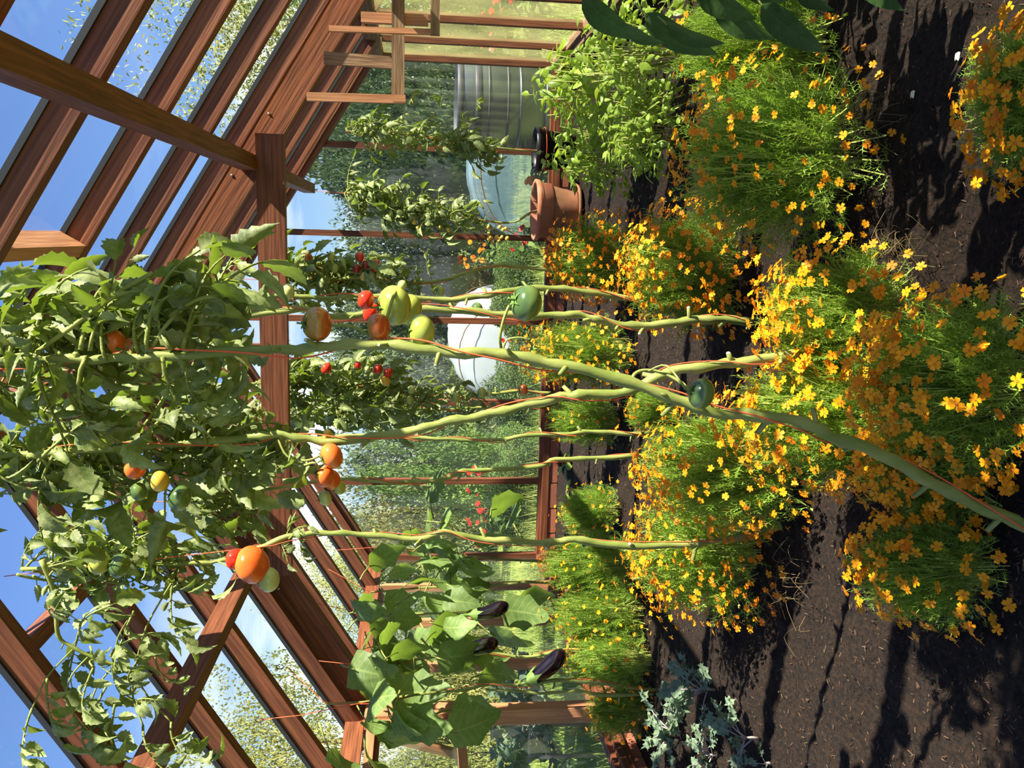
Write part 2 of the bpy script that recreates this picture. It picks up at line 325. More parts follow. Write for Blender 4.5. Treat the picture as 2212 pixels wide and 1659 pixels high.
# side walls
def side_wall(name, label, X, s, gm, plate_m, sill_m):
    wl = struct(name, label)
    brick_row(wl, (X, YB, 0), (X, YG-0.08, 0), 0.0, 0.083, (-s, 0, 0))
    board('sill', (X-s*0.02, YB, (SB+ST)/2-0.012), (X-s*0.02, YG-0.05, (SB+ST)/2-0.012), 0.13, 0.06, (0, 0, 1), sill_m, wl)
    board('sill_rebate', (X, YB, ST-0.012), (X, YG-0.05, ST-0.012), 0.07, 0.03, (0, 0, 1), sill_m, wl)
    zt = zr(X)
    board('wall_plate', (X-s*0.01, YB, zt+0.01), (X-s*0.01, YG-0.05, zt+0.01), 0.05, 0.11, (0, 0, 1), plate_m, wl)
    for k, Y in enumerate(YS[1:]):
        wd = 0.05
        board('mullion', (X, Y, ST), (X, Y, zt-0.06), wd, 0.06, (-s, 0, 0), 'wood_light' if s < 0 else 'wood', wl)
    for k in range(len(YS)-1):
        a, b = YS[k]-0.02, YS[k+1]+0.02
        poly_pane('pane', [(X+s*0.01, a, ST-0.01), (X+s*0.01, a, zt-0.05), (X+s*0.01, b, zt-0.05), (X+s*0.01, b, ST-0.01)], (s, 0, 0), gm, wl)
    return wl
wr_ = side_wall('wall_right', 'glazed side wall with dusty panes on a wide sill', XR, 1, M['glass_haze'], 'wood_old', 'wood_old')
wl_ = side_wall('wall_left', 'sunlit glazed side wall behind the aubergine plants', XL, -1, M['glass_left'], 'wood', 'wood')
for z in (ST+0.03, 0.9):
    for Y in YS[1:4]: screw((XR-0.031, Y, z), (-1, 0, 0), wr_)
# heavy door-post and casement in the left wall
pY = 4.69
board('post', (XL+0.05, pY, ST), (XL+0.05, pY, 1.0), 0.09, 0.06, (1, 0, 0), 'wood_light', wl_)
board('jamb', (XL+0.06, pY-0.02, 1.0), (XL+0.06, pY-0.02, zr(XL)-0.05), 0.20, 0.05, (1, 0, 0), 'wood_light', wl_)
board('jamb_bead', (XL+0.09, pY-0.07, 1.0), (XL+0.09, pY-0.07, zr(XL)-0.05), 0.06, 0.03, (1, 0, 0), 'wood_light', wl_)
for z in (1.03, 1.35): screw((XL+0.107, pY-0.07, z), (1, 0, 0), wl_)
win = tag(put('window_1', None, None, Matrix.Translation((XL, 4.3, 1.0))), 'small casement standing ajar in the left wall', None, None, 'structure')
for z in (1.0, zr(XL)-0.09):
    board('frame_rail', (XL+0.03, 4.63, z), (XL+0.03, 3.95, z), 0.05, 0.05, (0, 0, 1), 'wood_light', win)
hz = zr(XL)-0.12
tilt = V((-0.16, 0, -0.50))
s0, s1 = V((XL-0.01, 4.60, hz)), V((XL-0.01, 3.98, hz))
board('sash_stile', s0, s0+tilt, 0.045, 0.045, (1, 0, 0), 'wood_light', win); board('sash_stile', s1, s1+tilt, 0.045, 0.045, (1, 0, 0), 'wood_light', win)
board('sash_rail', s0, s1, 0.045, 0.045, (1, 0, 0), 'wood', win); board('sash_rail', s0+tilt, s1+tilt, 0.045, 0.045, (1, 0, 0), 'wood', win)
poly_pane('pane', [s0, s0+tilt, s1+tilt, s1], (1, 0, 0.3), M['glass_left'], win)

# roof
roof = struct('ceiling', 'pitched glazed roof on dark stained rafters')
for s in (1, -1):
    Xe = (XR if s > 0 else XL)+s*0.14; n = V((s*SL, 0, 1)).normalized()
    def rz(X, off): return zr(XM)+off-SL*abs(X-XM)
    for k, Y in enumerate(YS):
        if k == 0: continue
        ob = board('rafter', (Xe, Y, rz(Xe, GOFF-0.06)), (XM, Y, rz(XM, GOFF-0.06)), 0.058, 0.105, n, 'wood', roof)
        for q in (-1, 1):
            board('glazing_strip', (Xe, Y+q*0.034, rz(Xe, GOFF-0.012)), (XM, Y+q*0.034, rz(XM, GOFF-0.012)), 0.012, 0.02, n, 'alu' if q > 0 else 'strip', ob)
    for k in range(len(YS)-1):
        a, b = YS[k]-0.02, YS[k+1]+0.02
        X0 = Xe; X1 = XM
        if s > 0 and k == 6: X1 = -0.07                          # the roof vent takes the upper half of this bay
        if s < 0 and k == 6: X1 = -1.38
        poly_pane('pane', [(X0, a, rz(X0, GOFF)), (X1, a, rz(X1, GOFF)), (X1, b, rz(X1, GOFF)), (X0, b, rz(X0, GOFF))], n, M['glass_roof'], roof)
    # purlin on the collar tie, truss rafter
    Xp = 0.35 if s > 0 else 2*XM-0.35
    board('purlin', (Xp, YB, 2.165), (Xp, YG-0.02 if s > 0 else 4.86, 2.165), 0.075, 0.09, (0, 0, 1), 'wood', roof)
    YT = 4.82
    board('truss_rafter', (Xe-s*0.08, YT, rz(Xe-s*0.08, -0.075)), (XM, YT, rz(XM, -0.075)), 0.06, 0.19, n, 'wood', roof)
    for q in ((0.70, 0.03), (0.95, 0.0)):
        screw((XM+s*(1.3*q[0]+0.1), YT-0.031, rz(XM+s*(1.3*q[0]+0.1), -0.05)), (0, -1, 0), roof)
board('collar_tie', (0.50, 4.75, 2.05), (2*XM-0.50, 4.75, 2.05), 0.07, 0.145, (0, 0, 1), 'wood', roof)
board('king_post', (XM+0.06, 4.75, 2.12), (XM+0.06, 4.75, zr(XM)-0.08), 0.05, 0.10, (1, 0, 0), 'wood', roof)
board('ridge_beam', (XM, YB, zr(XM)+0.03), (XM, YG, zr(XM)+0.03), 0.05, 0.10, (0, 0, 1), 'wood', roof)
# raised roof vents
def vent(idx, label, s, k, X1, ang):
    v = tag(put('window_%d' % idx, None, None, Matrix.Translation((X1, YS[k], zr(X1)))), label, None, None, 'structure')
    a, b = YS[k]-0.03, YS[k+1]+0.03; z1 = zr(X1)+GOFF
    board('trimmer', (X1, a, z1-0.06), (X1, b, z1-0.06), 0.05, 0.10, (s*SL, 0, 1), 'wood_light' if s > 0 else 'wood', v)
    top = V((XM+s*0.06, 0, zr(XM)+GOFF+0.03)); d = V((X1, 0, z1))-top
    d = V((d.x*math.cos(ang)-s*(-d.z)*math.sin(ang)*-1, 0, d.z*math.cos(ang)+abs(d.x)*math.sin(ang)))
    e0, e1 = top+V((0, a, 0)), top+V((0, b, 0))
    for p in (e0, e1): board('sash_stile', p, p+d, 0.05, 0.04, (s*SL, 0, 1), 'wood_old', v)
    board('sash_rail', e0+d, e1+d, 0.05, 0.04, (s*SL, 0, 1), 'wood_old', v)
    poly_pane('pane', [e0, e0+d, e1+d, e1], (s*SL, 0, 1), M['glass_roof'], v)
vent(2, 'raised roof vent above the tomato tops', 1, 6, -0.07, 0.35)
vent(3, 'roof vent propped open on the left slope', -1, 6, -1.38, 0.5)

# ---------------------------------------------------------------- ground inside and out
def gz(x, y): return 0.018*noise.noise((x*2.2, y*2.2, 0.3))+0.012*noise.noise((x*9, y*9, 5))+0.017*noise.noise((x*22, y*22, 9))+0.009*noise.noise((x*41, y*41, 3))
mb = MB(); nx, ny = 150, 260; x0, x1, y0, y1 = XL+0.03, XR-0.03, -1.2, YG-0.04
vs_ = [(x0+(x1-x0)*i/nx, y0+(y1-y0)*j/ny, gz(x0+(x1-x0)*i/nx, y0+(y1-y0)*j/ny)) for j in range(ny+1) for i in range(nx+1)]
mb.add(vs_, [(j*(nx+1)+i, j*(nx+1)+i+1, (j+1)*(nx+1)+i+1, (j+1)*(nx+1)+i) for j in range(ny) for i in range(nx)])
floor = tag(put('floor', mb.mesh('floor', M['soil'])), 'dark bare soil of the greenhouse bed', None, None, 'structure')
mb = MB()
for i in range(34000):
    y = 1.2+5.2*(RND.random()**1.7); x = rr(-2.6, 1.2); l = rr(0.0015, 0.0075)*(1.6 if RND.random() < .06 else 1); a = rr(0, 2*PI); z = gz(x, y)+0.003
    dx, dy = math.cos(a)*l, math.sin(a)*l; wx, wy = -math.sin(a)*l*0.18, math.cos(a)*l*0.18; t = rr(-0.5, 0.5)*l
    mb.add([(x-dx-wx, y-dy-wy, z-t), (x-dx+wx, y-dy+wy, z-t+.001), (x+dx+wx*.4, y+dy+wy*.4, z+t+.002), (x+dx-wx*.4, y+dy-wy*.4, z+t)], [(0, 1, 2, 3)])
tag(put('bark_chips', mb.mesh('bark_chips', M['chip'], False), floor), None, None, None, 'stuff')
mb = MB(); gx, gy = 60, 60
def hz_(x, y): return -0.06+0.04*noise.noise((x*.4, y*.4, 2))+max(0, (y-14))*0.02
def outside_ground(name, label, xa, xb, ya, yb, n):
    mb = MB(); vs = []
    for j in range(n+1):
        for i in range(n+1):
            x = xa+(xb-xa)*i/n; y = ya+(yb-ya)*j/n; vs.append((x, y, hz_(x, y)))
    mb.add(vs, [(j*(n+1)+i, j*(n+1)+i+1, (j+1)*(n+1)+i+1, (j+1)*(n+1)+i) for j in range(n) for i in range(n)])
    return tag(put(name, mb.mesh(name, M['lawn'])), label, None, None, 'structure')
outside_ground('lawn', 'garden lawn outside the greenhouse', -40, 40, -20, 70, 70)

# ---------------------------------------------------------------- leaf shapes
def leaflet(mb, Mx, Lg, Wd, fold=0.35, curl=0.6, roll=0.3, serr=0.12, nu=7, mi=0, cols=(-1, -.5, 0, .5, 1), prof=None, wav=0.0):
    vs = []; y = z = 0.0; st = Lg/nu; ph = rr(0, 6)
    for i in range(nu+1):
        t = i/nu; a = -curl*t
        if i: y += st*math.cos(a); z += st*math.sin(a)
        wd = Wd*(prof(t) if prof else (math.sin(PI*min(1, t**0.72*0.98+0.02))**0.85))
        if 0 < i < nu: wd *= 1+serr*(1 if i % 2 else -1)
        for s in cols:
            ka = roll*1.9*(0.6+0.6*t)                             # the blade rolls about its midrib: arc across each row
            if abs(ka) < .05: ka = .05
            fx = math.sin(s*ka)/ka; fz = -(1-math.cos(s*ka))/ka
            vs.append(Mx @ V((wd*fx, y, z+fold*abs(fx)*wd+fz*wd+wav*wd*math.sin(ph+t*9+s*2)*abs(s))))
    n = len(cols); b0 = len(mb.v)
    for i in range(nu+1):
        for j, s in enumerate(cols): mb.c[b0+i*n+j] = (s, i/nu)
    mb.add(vs, [(i*n+j, i*n+j+1, (i+1)*n+j+1, (i+1)*n+j) for i in range(nu) for j in range(n-1)], mi)
def E3(rx, ry, rz): return Matrix.Rotation(rz, 4, 'Z') @ Matrix.Rotation(ry, 4, 'Y') @ Matrix.Rotation(rx, 4, 'X')
def T(v): return Matrix.Translation(V(v))
def tomato_leaf_mesh(k, droop, wilt):
    mb = MB(); pts = []; y = z = 0.0
    for i in range(9):
        t = i/8; a = 0.35-droop*t; pts.append(V((0.04*math.sin(t*5+k), y, z))); y += math.cos(a)/8; z += math.sin(a)/8
    mb.tube(pts, [0.022-0.015*i/8 for i in range(9)], 5, 1)
    for i, (t, sc) in enumerate(((0.30, .62), (0.33, .72), (0.52, .85), (0.55, .92), (0.74, .95), (0.78, .85), (0.44, .28), (0.65, .30))):
        s = 1 if i % 2 else -1; j = min(8, int(t*8)); p = pts[j]
        d = E3(-droop*t*0.7+rr(-.3, .2)-wilt*rr(0, .9), rr(-.5, .5), s*-rr(0.85, 1.25))
        mb.tube([p, p+(d @ V((0, 0.09, 0.0)))], 0.008, 4, 1, False)
        leaflet(mb, T(p) @ d @ T((0, 0.08, 0)), 0.42*sc*rr(.85, 1.15), 0.110*sc, rr(.1, .6), rr(.3, 1.5)+wilt, RND.choice((-1, -1, 1))*rr(.2, 1.15), .13, 11)
    leaflet(mb, T(pts[-1]) @ E3(0.35-droop-wilt*.4, rr(-.4, .4), rr(-.2, .2)), 0.48, 0.130, rr(.1, .5), rr(.4, 1.5)+wilt, RND.choice((-1, 1))*rr(.2, .9), .13, 11)
    return mb.mesh('tomato_leaf', [M['tleaf'], M['tstem']])
TL = [tomato_leaf_mesh(k, d, wl) for k, (d, wl) in enumerate(((.9, 0), (1.3, .1), (.5, 0), (1.6, .3), (1.0, .2), (1.8, .5), (.7, .1), (1.2, 0)))]
def aub_prof(t): return (math.sin(PI*min(1, t**0.62))**0.8)*(1+0.16*math.sin(t*15))
def aub_leaf_mesh(k):
    mb = MB(); mb.tube([V((0, 0, 0)), V((0.01, .2, .04)), V((0, .42, .05))], [.022, .017, .014], 5, 1)
    leaflet(mb, T((0, .40, .05)) @ E3(rr(-.4, .1), rr(-.2, .2), 0), 0.95, 0.34, rr(.05, .3), rr(.5, 1.4), rr(.1, .4), .03, 10, 0, (-1, -.66, -.33, 0, .33, .66, 1), aub_prof, 0.12)
    mb.tube([V((0, .4, .052)), V((0, .6, .045))], .012, 4, 1); return mb.mesh('aubergine_leaf', [M['eleaf'], M['tstem']])
EL = [aub_leaf_mesh(k) for k in range(6)]
def pep_leaf_mesh(k):
    mb = MB(); mb.tube([V((0, 0, 0)), V((0, .2, .02))], .012, 5, 1)
    leaflet(mb, T((0, .18, .02)), 0.82, 0.15, rr(.2, .45), rr(.4, 1.1), rr(.05, .3), .0, 9, 0, (-1, -.5, 0, .5, 1), None, 0.08); return mb.mesh('pepper_leaf', [M['pleaf'], M['tstem']])
PL = [pep_leaf_mesh(k) for k in range(4)]
def bas_leaf_mesh(k):
    mb = MB(); mb.tube([V((0, 0, 0)), V((0, .25, .02))], .02, 4, 1, False)
    leaflet(mb, T((0, .22, .02)), 0.8, 0.27, rr(.0, .25), rr(.4, 1.0), rr(.3, .9), .0, 5); return mb.mesh('basil_leaf', [M['bleaf'], M['mstem']])
BL = [bas_leaf_mesh(k) for k in range(4)]
def kale_leaf_mesh(k):
    mb = MB(); mb.tube([V((0, 0, 0)), V((0, .25, .05)), V((0, .5, .07)), V((0, .85, .04))], [.022, .018, .014, .006], 5, 1)
    for i in range(9):
        t = .38+.6*i/9; s = 1 if i % 2 else -1
        leaflet(mb, T((0, t, .06)) @ E3(rr(-.5, .4), rr(-.6, .6), s*-rr(.6, 1.2)), .26, .10, rr(-.3, .4), rr(-.4, .9), rr(-.5, .5), .35, 5, 0, (-1, -.5, 0, .5, 1), None, .5)
    leaflet(mb, T((0, .85, .04)), .26, .13, .2, .6, .2, .35, 5, 0, (-1, -.5, 0, .5, 1), None, .5); return mb.mesh('kale_leaf', [M['kleaf'], M['kstem']])
KL = [kale_leaf_mesh(k) for k in range(4)]
def place_leaf(me, parent, p, az, pitch, roll, s, name='leaf'):
    return put(name, me, parent, T(p) @ Matrix.Rotation(az, 4, 'Z') @ Matrix.Rotation(pitch, 4, 'X') @ Matrix.Rotation(roll, 4, 'Y') @ Matrix.Diagonal((s, s, s, 1)))

# ---------------------------------------------------------------- fruit
_fm = {}
def fruit_mesh(col, ribs):
    key = (col, ribs)
    if key not in _fm:
        mb = MB(); pr = []
        for i in range(15):
            a = PI*i/14; z = math.cos(a); r = max(0.001, math.sin(a))
            z2 = z*0.88 - (0.16*math.exp(-(r/0.30)**2) if z > 0 else -0.03*math.exp(-(r/0.2)**2)); pr.append((r, z2))
        pr = pr[::-1]; am = {0: 0.0, 1: 0.012, 2: 0.07}[ribs]; nr = {0: 1, 1: 5, 2: 9}[ribs]
        mb.lathe(pr, 28 if ribs else 20, 0, lambda an, r, z: 1+am*(1-abs(math.cos(an*nr/2))**0.6*1.0)*-1*(0.35+0.65*max(0, z+.3)) if ribs else 1)
        _fm[key] = mb.mesh('tomato', FR[col])
    return _fm[key]
def calyx_mesh():
    mb = MB()
    for i in range(6):
        an = 2*PI*i/6+rr(-.2, .2); l = rr(.55, .85); d = V((math.cos(an), math.sin(an), 0)); n = V((-d.y, d.x, 0))
        P = [d*l*t+V((0, 0, .72+.18*math.sin(t*2.6)-.05*t)) for t in (0.02, .35, .7, 1)]; wd = [.07, .11, .06, .005]
        vs = []
        for p, q in zip(P, wd): vs += [p-n*q, p+n*q]
        mb.add(vs, [(j*2, j*2+1, j*2+3, j*2+2) for j in range(3)])
    mb.tube([V((0, 0, .7)), V((0.02, 0, 1.0)), V((.05, 0, 1.25))], [.07, .055, .06], 6)
    return mb.mesh('calyx', M['calyx'])
CX = calyx_mesh()
def tomato(parent, p, dia, col, ribs=1, tilt=None, calyx=True, name='tomato'):
    r = dia/2; tilt = tilt if tilt is not None else (rr(-.5, .5), rr(-.5, .5)); q = E3(tilt[0], tilt[1], rr(0, 6))
    Mx = T(p) @ q @ Matrix.Diagonal((r, r, r*rr(.9, 1.0), 1))
    o = put(name, fruit_mesh(col, ribs), parent, Mx)
    if calyx: put('calyx', CX, o, Mx)
    return o

# ---------------------------------------------------------------- tomato plants
def stem_obj(parent, pts, r0, r1, stubs=10, mi='tstem', zstub=(0, 9), name='stem'):
    mb = MB(); n = len(pts); rad = []; kk = RND.random()*9; pts = [p_+V((math.sin(i*1.25+kk), math.cos(i*1.05+kk), 0))*(.13*r0) for i, p_ in enumerate(pts)]
    for i in range(n):
        t = i/(n-1); rad.append((r0+(r1-r0)*t)*(.93+0.09*math.sin(i*1.7)+0.06*math.sin(i*0.9+1)+(.22 if i % 6 == 0 else 0)))
    mb.tube(pts, rad, 9)
    for k in range(stubs):
        i = int((k+rr(.1, .9))*(n-2)/stubs)+1
        if i >= n-1 or not (zstub[0] < pts[i].z < zstub[1]): continue
        t = (pts[i+1]-pts[i]).normalized(); a = V((rr(-1, 1), rr(-1, 1), rr(-.1, .9))); a = (a-t*a.dot(t)*0.6).normalized(); r = rad[i]; l = r*rr(2.0, 4.2)
        mb.tube([pts[i], pts[i]+a*r*1.0+t*r*.2, pts[i]+a*l+t*r*.6], [r*.8, r*.5, r*.42], 7)
        if RND.random() < .55: mb.tube([pts[i]+a*l+t*r*.6, pts[i]+a*(l+r*.10)+t*r*.62], [r*.41, r*.36], 7, 1)
    return put(name, mb.mesh(name, [M[mi], M['scar']]), parent)
def leaves_on(parent, pts, zlo, zhi, n, size, kinds=None, bias=None, pit=(-.5, .5), jit=0.02, back=False):
    S = [p for p in pts if zlo <= p.z <= zhi]; n = int(n*1.35); size *= .86
    if not S: return
    az = rr(0, 6)
    for k in range(n):
        p = S[min(len(S)-1, int(k*len(S)/n+RND.random()*len(S)/n))]; az += 2.4+rr(-.4, .4)
        az2 = bias+rr(-.9, .9) if bias is not None and RND.random() < .45 else az
        if back: az2 = ((az2+PI) % (2*PI)-PI)*.55
        place_leaf(RND.choice(kinds or TL), parent, p+V((rr(-jit, jit), rr(-jit, jit), 0)), az2, rr(pit[0]-.3, min(pit[1], max(-.5, (zr(p.x)-p.z)*1.6-.7))), rr(-1.1, 1.1), size*rr(.75, 1.2))
def twine(label, pts, r, top, turns=7, up_to=99, lead=None):
    P = []; n = len(pts)
    for i, p in enumerate(pts):
        if p.z > up_to: break
        a = 2*PI*turns*.5*i/n; t = (pts[min(i+1, n-1)]-pts[max(0, i-1)]).normalized(); e = t.cross(V((0, 1, 0))).normalized(); g = t.cross(e)
        P.append(p+(e*math.cos(a)+g*math.sin(a))*(r+0.003))
    P = spline(P, 2)
    if top is not None: P.append(V((top[0], top[1], min(top[2], zr(top[0])-.12))))
    mb = MB(); mb.tube(P, 0.0016 if P[0].y < 3.3 else 0.0020, 5); 
    return tag(put('garden_twine', mb.mesh('garden_twine', M['twine'])), label, 'twine', 'orange plant twine')
def truss(parent, pts, r=0.003):
    mb = MB(); mb.tube(spline(pts, 4), r, 6); put('truss_stem', mb.mesh('truss_stem', M['tstem']), parent)
def pxs(L_, Y):
    if not hasattr(Y, '__len__'): Y = (Y, Y)
    n = len(L_); return [at(x, y, Y[0]+(Y[1]-Y[0])*i/(n-1)) for i, (x, y) in enumerate(L_)]
def tplant(label, base_px, Y, r0, r1, stubs, group='cordon tomato plants', zst=(0, 9)):
    pts = [q_ for q_ in spline(pxs(base_px, Y), 5) if q_.z < zr(q_.x)-.16]; t = thing('tomato_plant', label, 'tomato plant', (pts[0].x, pts[0].y, 0), group)
    stem_obj(t, pts, r0, r1, stubs, zstub=zst); return t, pts
def fruits(t, L_, Y, link=True):
    for (x, y, d, col, ribs) in L_:
        p = at(x, y, Y); dia = d*(p-CAM).dot(F_)/FPX; tomato(t, p, dia, col, ribs)
A, pA = tplant('thick-stemmed tomato plant in front leaning over the marigolds with large half-ripe tomatoes',
    [(2310, 1185), (2212, 1135), (2100, 1088), (1990, 1030), (1890, 975), (1800, 945), (1740, 915), (1640, 898), (1540, 890), (1440, 855), (1300, 808), (1180, 783), (1085, 765), (985, 762), (900, 752), (800, 744), (720, 747), (640, 755), (550, 757), (400, 768), (300, 772), (200, 776), (100, 775), (0, 780), (-120, 775), (-250, 760)], (1.46, 1.66), 0.0135, 0.0080, 16)
YA = 1.62
fruits(A, [(1515, 850, 68, 'dgreen', 0)], 1.46); fruits(A, [(1137, 655, 80, 'dgreen', 2), (685, 700, 76, 'brown', 0), (818, 707, 62, 'brown', 0), (908, 716, 76, 'green', 0)], 1.60)
fruits(A, [(852, 660, 88, 'green', 0), (790, 648, 42, 'red', 1), (868, 617, 25, 'pale', 0)], 1.70); fruits(A, [(880, 668, 70, 'green', 1), (803, 676, 44, 'red', 1)], 1.78)
fruits(A, [(250, 738, 55, 'orange', 2), (285, 752, 45, 'brown', 1), (350, 705, 62, 'dgreen', 1), (327, 775, 68, 'green', 1), (16, 727, 46, 'green', 1)], 1.68)
def q(*L_): return [at(x, y, Y) for x, y, Y in L_]
truss(A, q((840, 742, 1.63), (800, 725, 1.6), (760, 705, 1.6), (712, 703, 1.59))); truss(A, q((840, 742, 1.63), (825, 720, 1.6), (835, 690, 1.62), (850, 640, 1.66), (862, 622, 1.7)))
truss(A, q((1085, 765, 1.6), (1080, 730, 1.58), (1088, 690, 1.58), (1100, 660, 1.59))); truss(A, q((1085, 765, 1.6), (1095, 735, 1.6), (1130, 730, 1.6), (1150, 745, 1.6), (1165, 760, 1.6)), .0022)
truss(A, q((1440, 855, 1.52), (1380, 830, 1.54), (1368, 812, 1.54), (1390, 800, 1.55), (1430, 805, 1.55), (1470, 825, 1.52), (1490, 845, 1.47)), .0035); truss(A, q((1400, 802, 1.55), (1440, 790, 1.53), (1480, 840, 1.48)), .002)
truss(A, q((325, 772, 1.64), (335, 740, 1.62), (370, 690, 1.62), (420, 650, 1.63), (470, 640, 1.64)), .004); truss(A, q((60, 775, 1.65), (150, 710, 1.63), (260, 630, 1.62), (330, 590, 1.62)), .0045)
put('spent_calyx', CX, A, T(at(1165, 762, 1.6)) @ E3(.4, .5, 0) @ Matrix.Diagonal((.022, .022, .022, 1)))
leaves_on(A, pA, 1.66, 2.35, 26, .26, bias=-1.2, pit=(-.9, .6), back=True); leaves_on(A, pA, 1.62, 2.1, 7, .22, bias=-1.6)
twine('orange twine spiralling up the thick front stem', pA, .013, (pA[-1].x, pA[-1].y, 2.7), 9)

B, pB = tplant('tomato plant behind the thick front stem with a pair of orange tomatoes halfway up',
    [(1720, 765), (1620, 780), (1550, 788), (1450, 803), (1400, 825), (1345, 848), (1250, 853), (1200, 860), (1120, 880), (1040, 898), (960, 912), (900, 928), (800, 945), (720, 955), (660, 948), (600, 938), (540, 945), (430, 955), (300, 965), (150, 975), (0, 985), (-150, 985)], 2.05, 0.0138, 0.008, 16)
fruits(B, [(716, 985, 58, 'orange', 0), (703, 1030, 47, 'orange', 0)], 2.02); fruits(B, [(716, 1036, 46, 'orange', 0), (733, 1053, 32, 'green', 1), (702, 1076, 34, 'pale', 1), (706, 940, 26, 'yellow', 0)], 2.1)
fruits(B, [(292, 1010, 52, 'orange', 0), (345, 1040, 46, 'yellow', 0), (388, 1076, 56, 'dgreen', 1), (98, 898, 28, 'pale', 0), (180, 945, 36, 'dgreen', 0), (300, 1062, 40, 'dgreen', 2)], 1.95)
truss(B, q((630, 1000, 2.04), (655, 1005, 2.02), (680, 1000, 2.0), (690, 1020, 2.02), (695, 1050, 2.05))); truss(B, q((600, 945, 2.05), (620, 985, 2.03), (660, 995, 2.02), (690, 985, 2.02)))
truss(B, q((310, 965, 2.03), (300, 990, 2.0), (310, 1030, 1.97), (350, 1055, 1.97)))
leaves_on(B, pB, 1.70, 2.5, 40, .26, bias=1.2, pit=(-.9, .5), back=True)
twine('orange twine on the stem beside the orange tomato pair', pB, .013, (pB[-1].x, pB[-1].y, 2.65), 8)

Cc, pC = tplant('tall bare tomato stem rooted in open soil beside the brightest marigold bush',
    [(1660, 697), (1620, 695), (1560, 690), (1490, 692), (1420, 702), (1350, 703), (1290, 690), (1240, 680), (1180, 682), (1100, 680), (1000, 672), (900, 668), (800, 675), (720, 685), (650, 668), (560, 680), (450, 690), (330, 700), (200, 705), (60, 712)], (2.95, 2.8), 0.0165, 0.009, 16)
leaves_on(Cc, pC, 1.92, 2.55, 15, .27, bias=.6, pit=(-.8, .5)); twine('orange twine on the bare stem rooted in open soil', pC, .015, (pC[-1].x, pC[-1].y, 2.7), 9)
Dd, pD = tplant('tomato stem with a ribbed pale tomato near its top, beside the bare stem',
    [(1400, 650), (1330, 640), (1250, 628), (1170, 622), (1100, 628), (1040, 640), (960, 648), (880, 642), (780, 640), (700, 645), (640, 640), (560, 640), (450, 650), (300, 655), (150, 660)], (3.55, 3.35), 0.0150, 0.008, 14)
fruits(Dd, [(622, 630, 36, 'pale', 2), (541, 655, 30, 'pale', 1), (492, 642, 36, 'red', 1), (1030, 668, 30, 'dgreen', 1)], 3.3)
leaves_on(Dd, pD, 2.0, 2.5, 14, .28, bias=.4, pit=(-.8, .5)); twine('orange twine on the stem below the ribbed pale tomato', pD, .013, (pD[-1].x, pD[-1].y, 2.7), 8)
Ee, pE = tplant('leafy tomato plant with clusters of red and dark red tomatoes by the back wall',
    [(1290, 590), (1230, 583), (1150, 580), (1080, 573), (1000, 592), (960, 605), (880, 612), (780, 600), (700, 605), (640, 600), (560, 600)], (5.15, 5.05), 0.0135, 0.008, 12)
fruits(Ee, [(777, 555, 22, 'red', 0), (770, 581, 21, 'dred', 0), (792, 573, 24, 'dred', 0), (810, 574, 29, 'red', 0), (666, 557, 21, 'orange', 0), (688, 582, 27, 'yellow', 0), (716, 554, 21, 'pale', 0), (722, 579, 21, 'pale', 0), (786, 597, 20, 'yellow', 0), (802, 592, 18, 'green', 0), (817, 590, 16, 'pale', 0), (992, 556, 11, 'orange', 0), (993, 567, 11, 'orange', 0), (951, 628, 22, 'green', 0)], 4.98)
leaves_on(Ee, pE, 1.45, 2.15, 46, .26, bias=-.2, pit=(-.9, .6)); leaves_on(Ee, pE, 1.15, 1.45, 7, .18)
twine('orange twine on the stem with red tomato clusters', pE, .011, (pE[-1].x, pE[-1].y, 2.6), 8)
Ff, pF = tplant('slender kinked tomato stem standing against the dark shrubs, pale yellow flowers beside it',
    [(1410, 935), (1350, 937), (1280, 932), (1220, 938), (1140, 940), (1080, 950), (1000, 950), (930, 947), (870, 945), (800, 940), (700, 945), (560, 960), (420, 970)], (3.95, 3.9), 0.0120, 0.007, 14)
leaves_on(Ff, pF, 2.05, 2.5, 20, .28, pit=(-.8, .5)); twine('orange twine on the slender kinked stem', pF, .010, (pF[-1].x, pF[-1].y, 2.6), 10)
Gg, pG = tplant('slender tomato stem crossing a back wall mullion with one drooping leaf',
    [(1440, 985), (1370, 985), (1290, 990), (1200, 993), (1160, 1008), (1060, 1015), (1000, 1018), (960, 1035), (900, 1040), (830, 1042), (760, 1035), (690, 1040), (560, 1060), (400, 1080)], (3.75, 3.6), 0.0125, 0.007, 14)
place_leaf(TL[0], Gg, at(885, 1040, 3.7), 0.5, -.6, 0, .10); leaves_on(Gg, pG, 2.0, 2.5, 18, .28, pit=(-.8, .5)); twine('orange twine on the stem crossing the back wall mullion', pG, .010, (pG[-1].x, pG[-1].y, 2.6), 10)
Hh, pH = tplant('tomato plant nearest the aubergines with big ribbed orange tomatoes at its top',
    [(1700, 1130), (1610, 1155), (1550, 1168), (1430, 1178), (1330, 1178), (1240, 1165), (1190, 1172), (1100, 1168), (1020, 1162), (960, 1150), (900, 1165), (830, 1158), (740, 1152), (680, 1152), (620, 1160), (540, 1190), (470, 1212), (430, 1216), (300, 1220), (150, 1225), (20, 1230), (-100, 1235)], 2.72, 0.0145, 0.007, 15)
fruits(Hh, [(545, 1220, 84, 'orange', 2), (508, 1208, 46, 'red', 2), (580, 1252, 54, 'pale', 1)], 2.68); fruits(Hh, [(258, 1222, 52, 'dgreen', 2), (215, 1217, 50, 'green', 2)], 2.6)
truss(Hh, q((470, 1212, 2.7), (500, 1225, 2.66), (530, 1222, 2.66)))
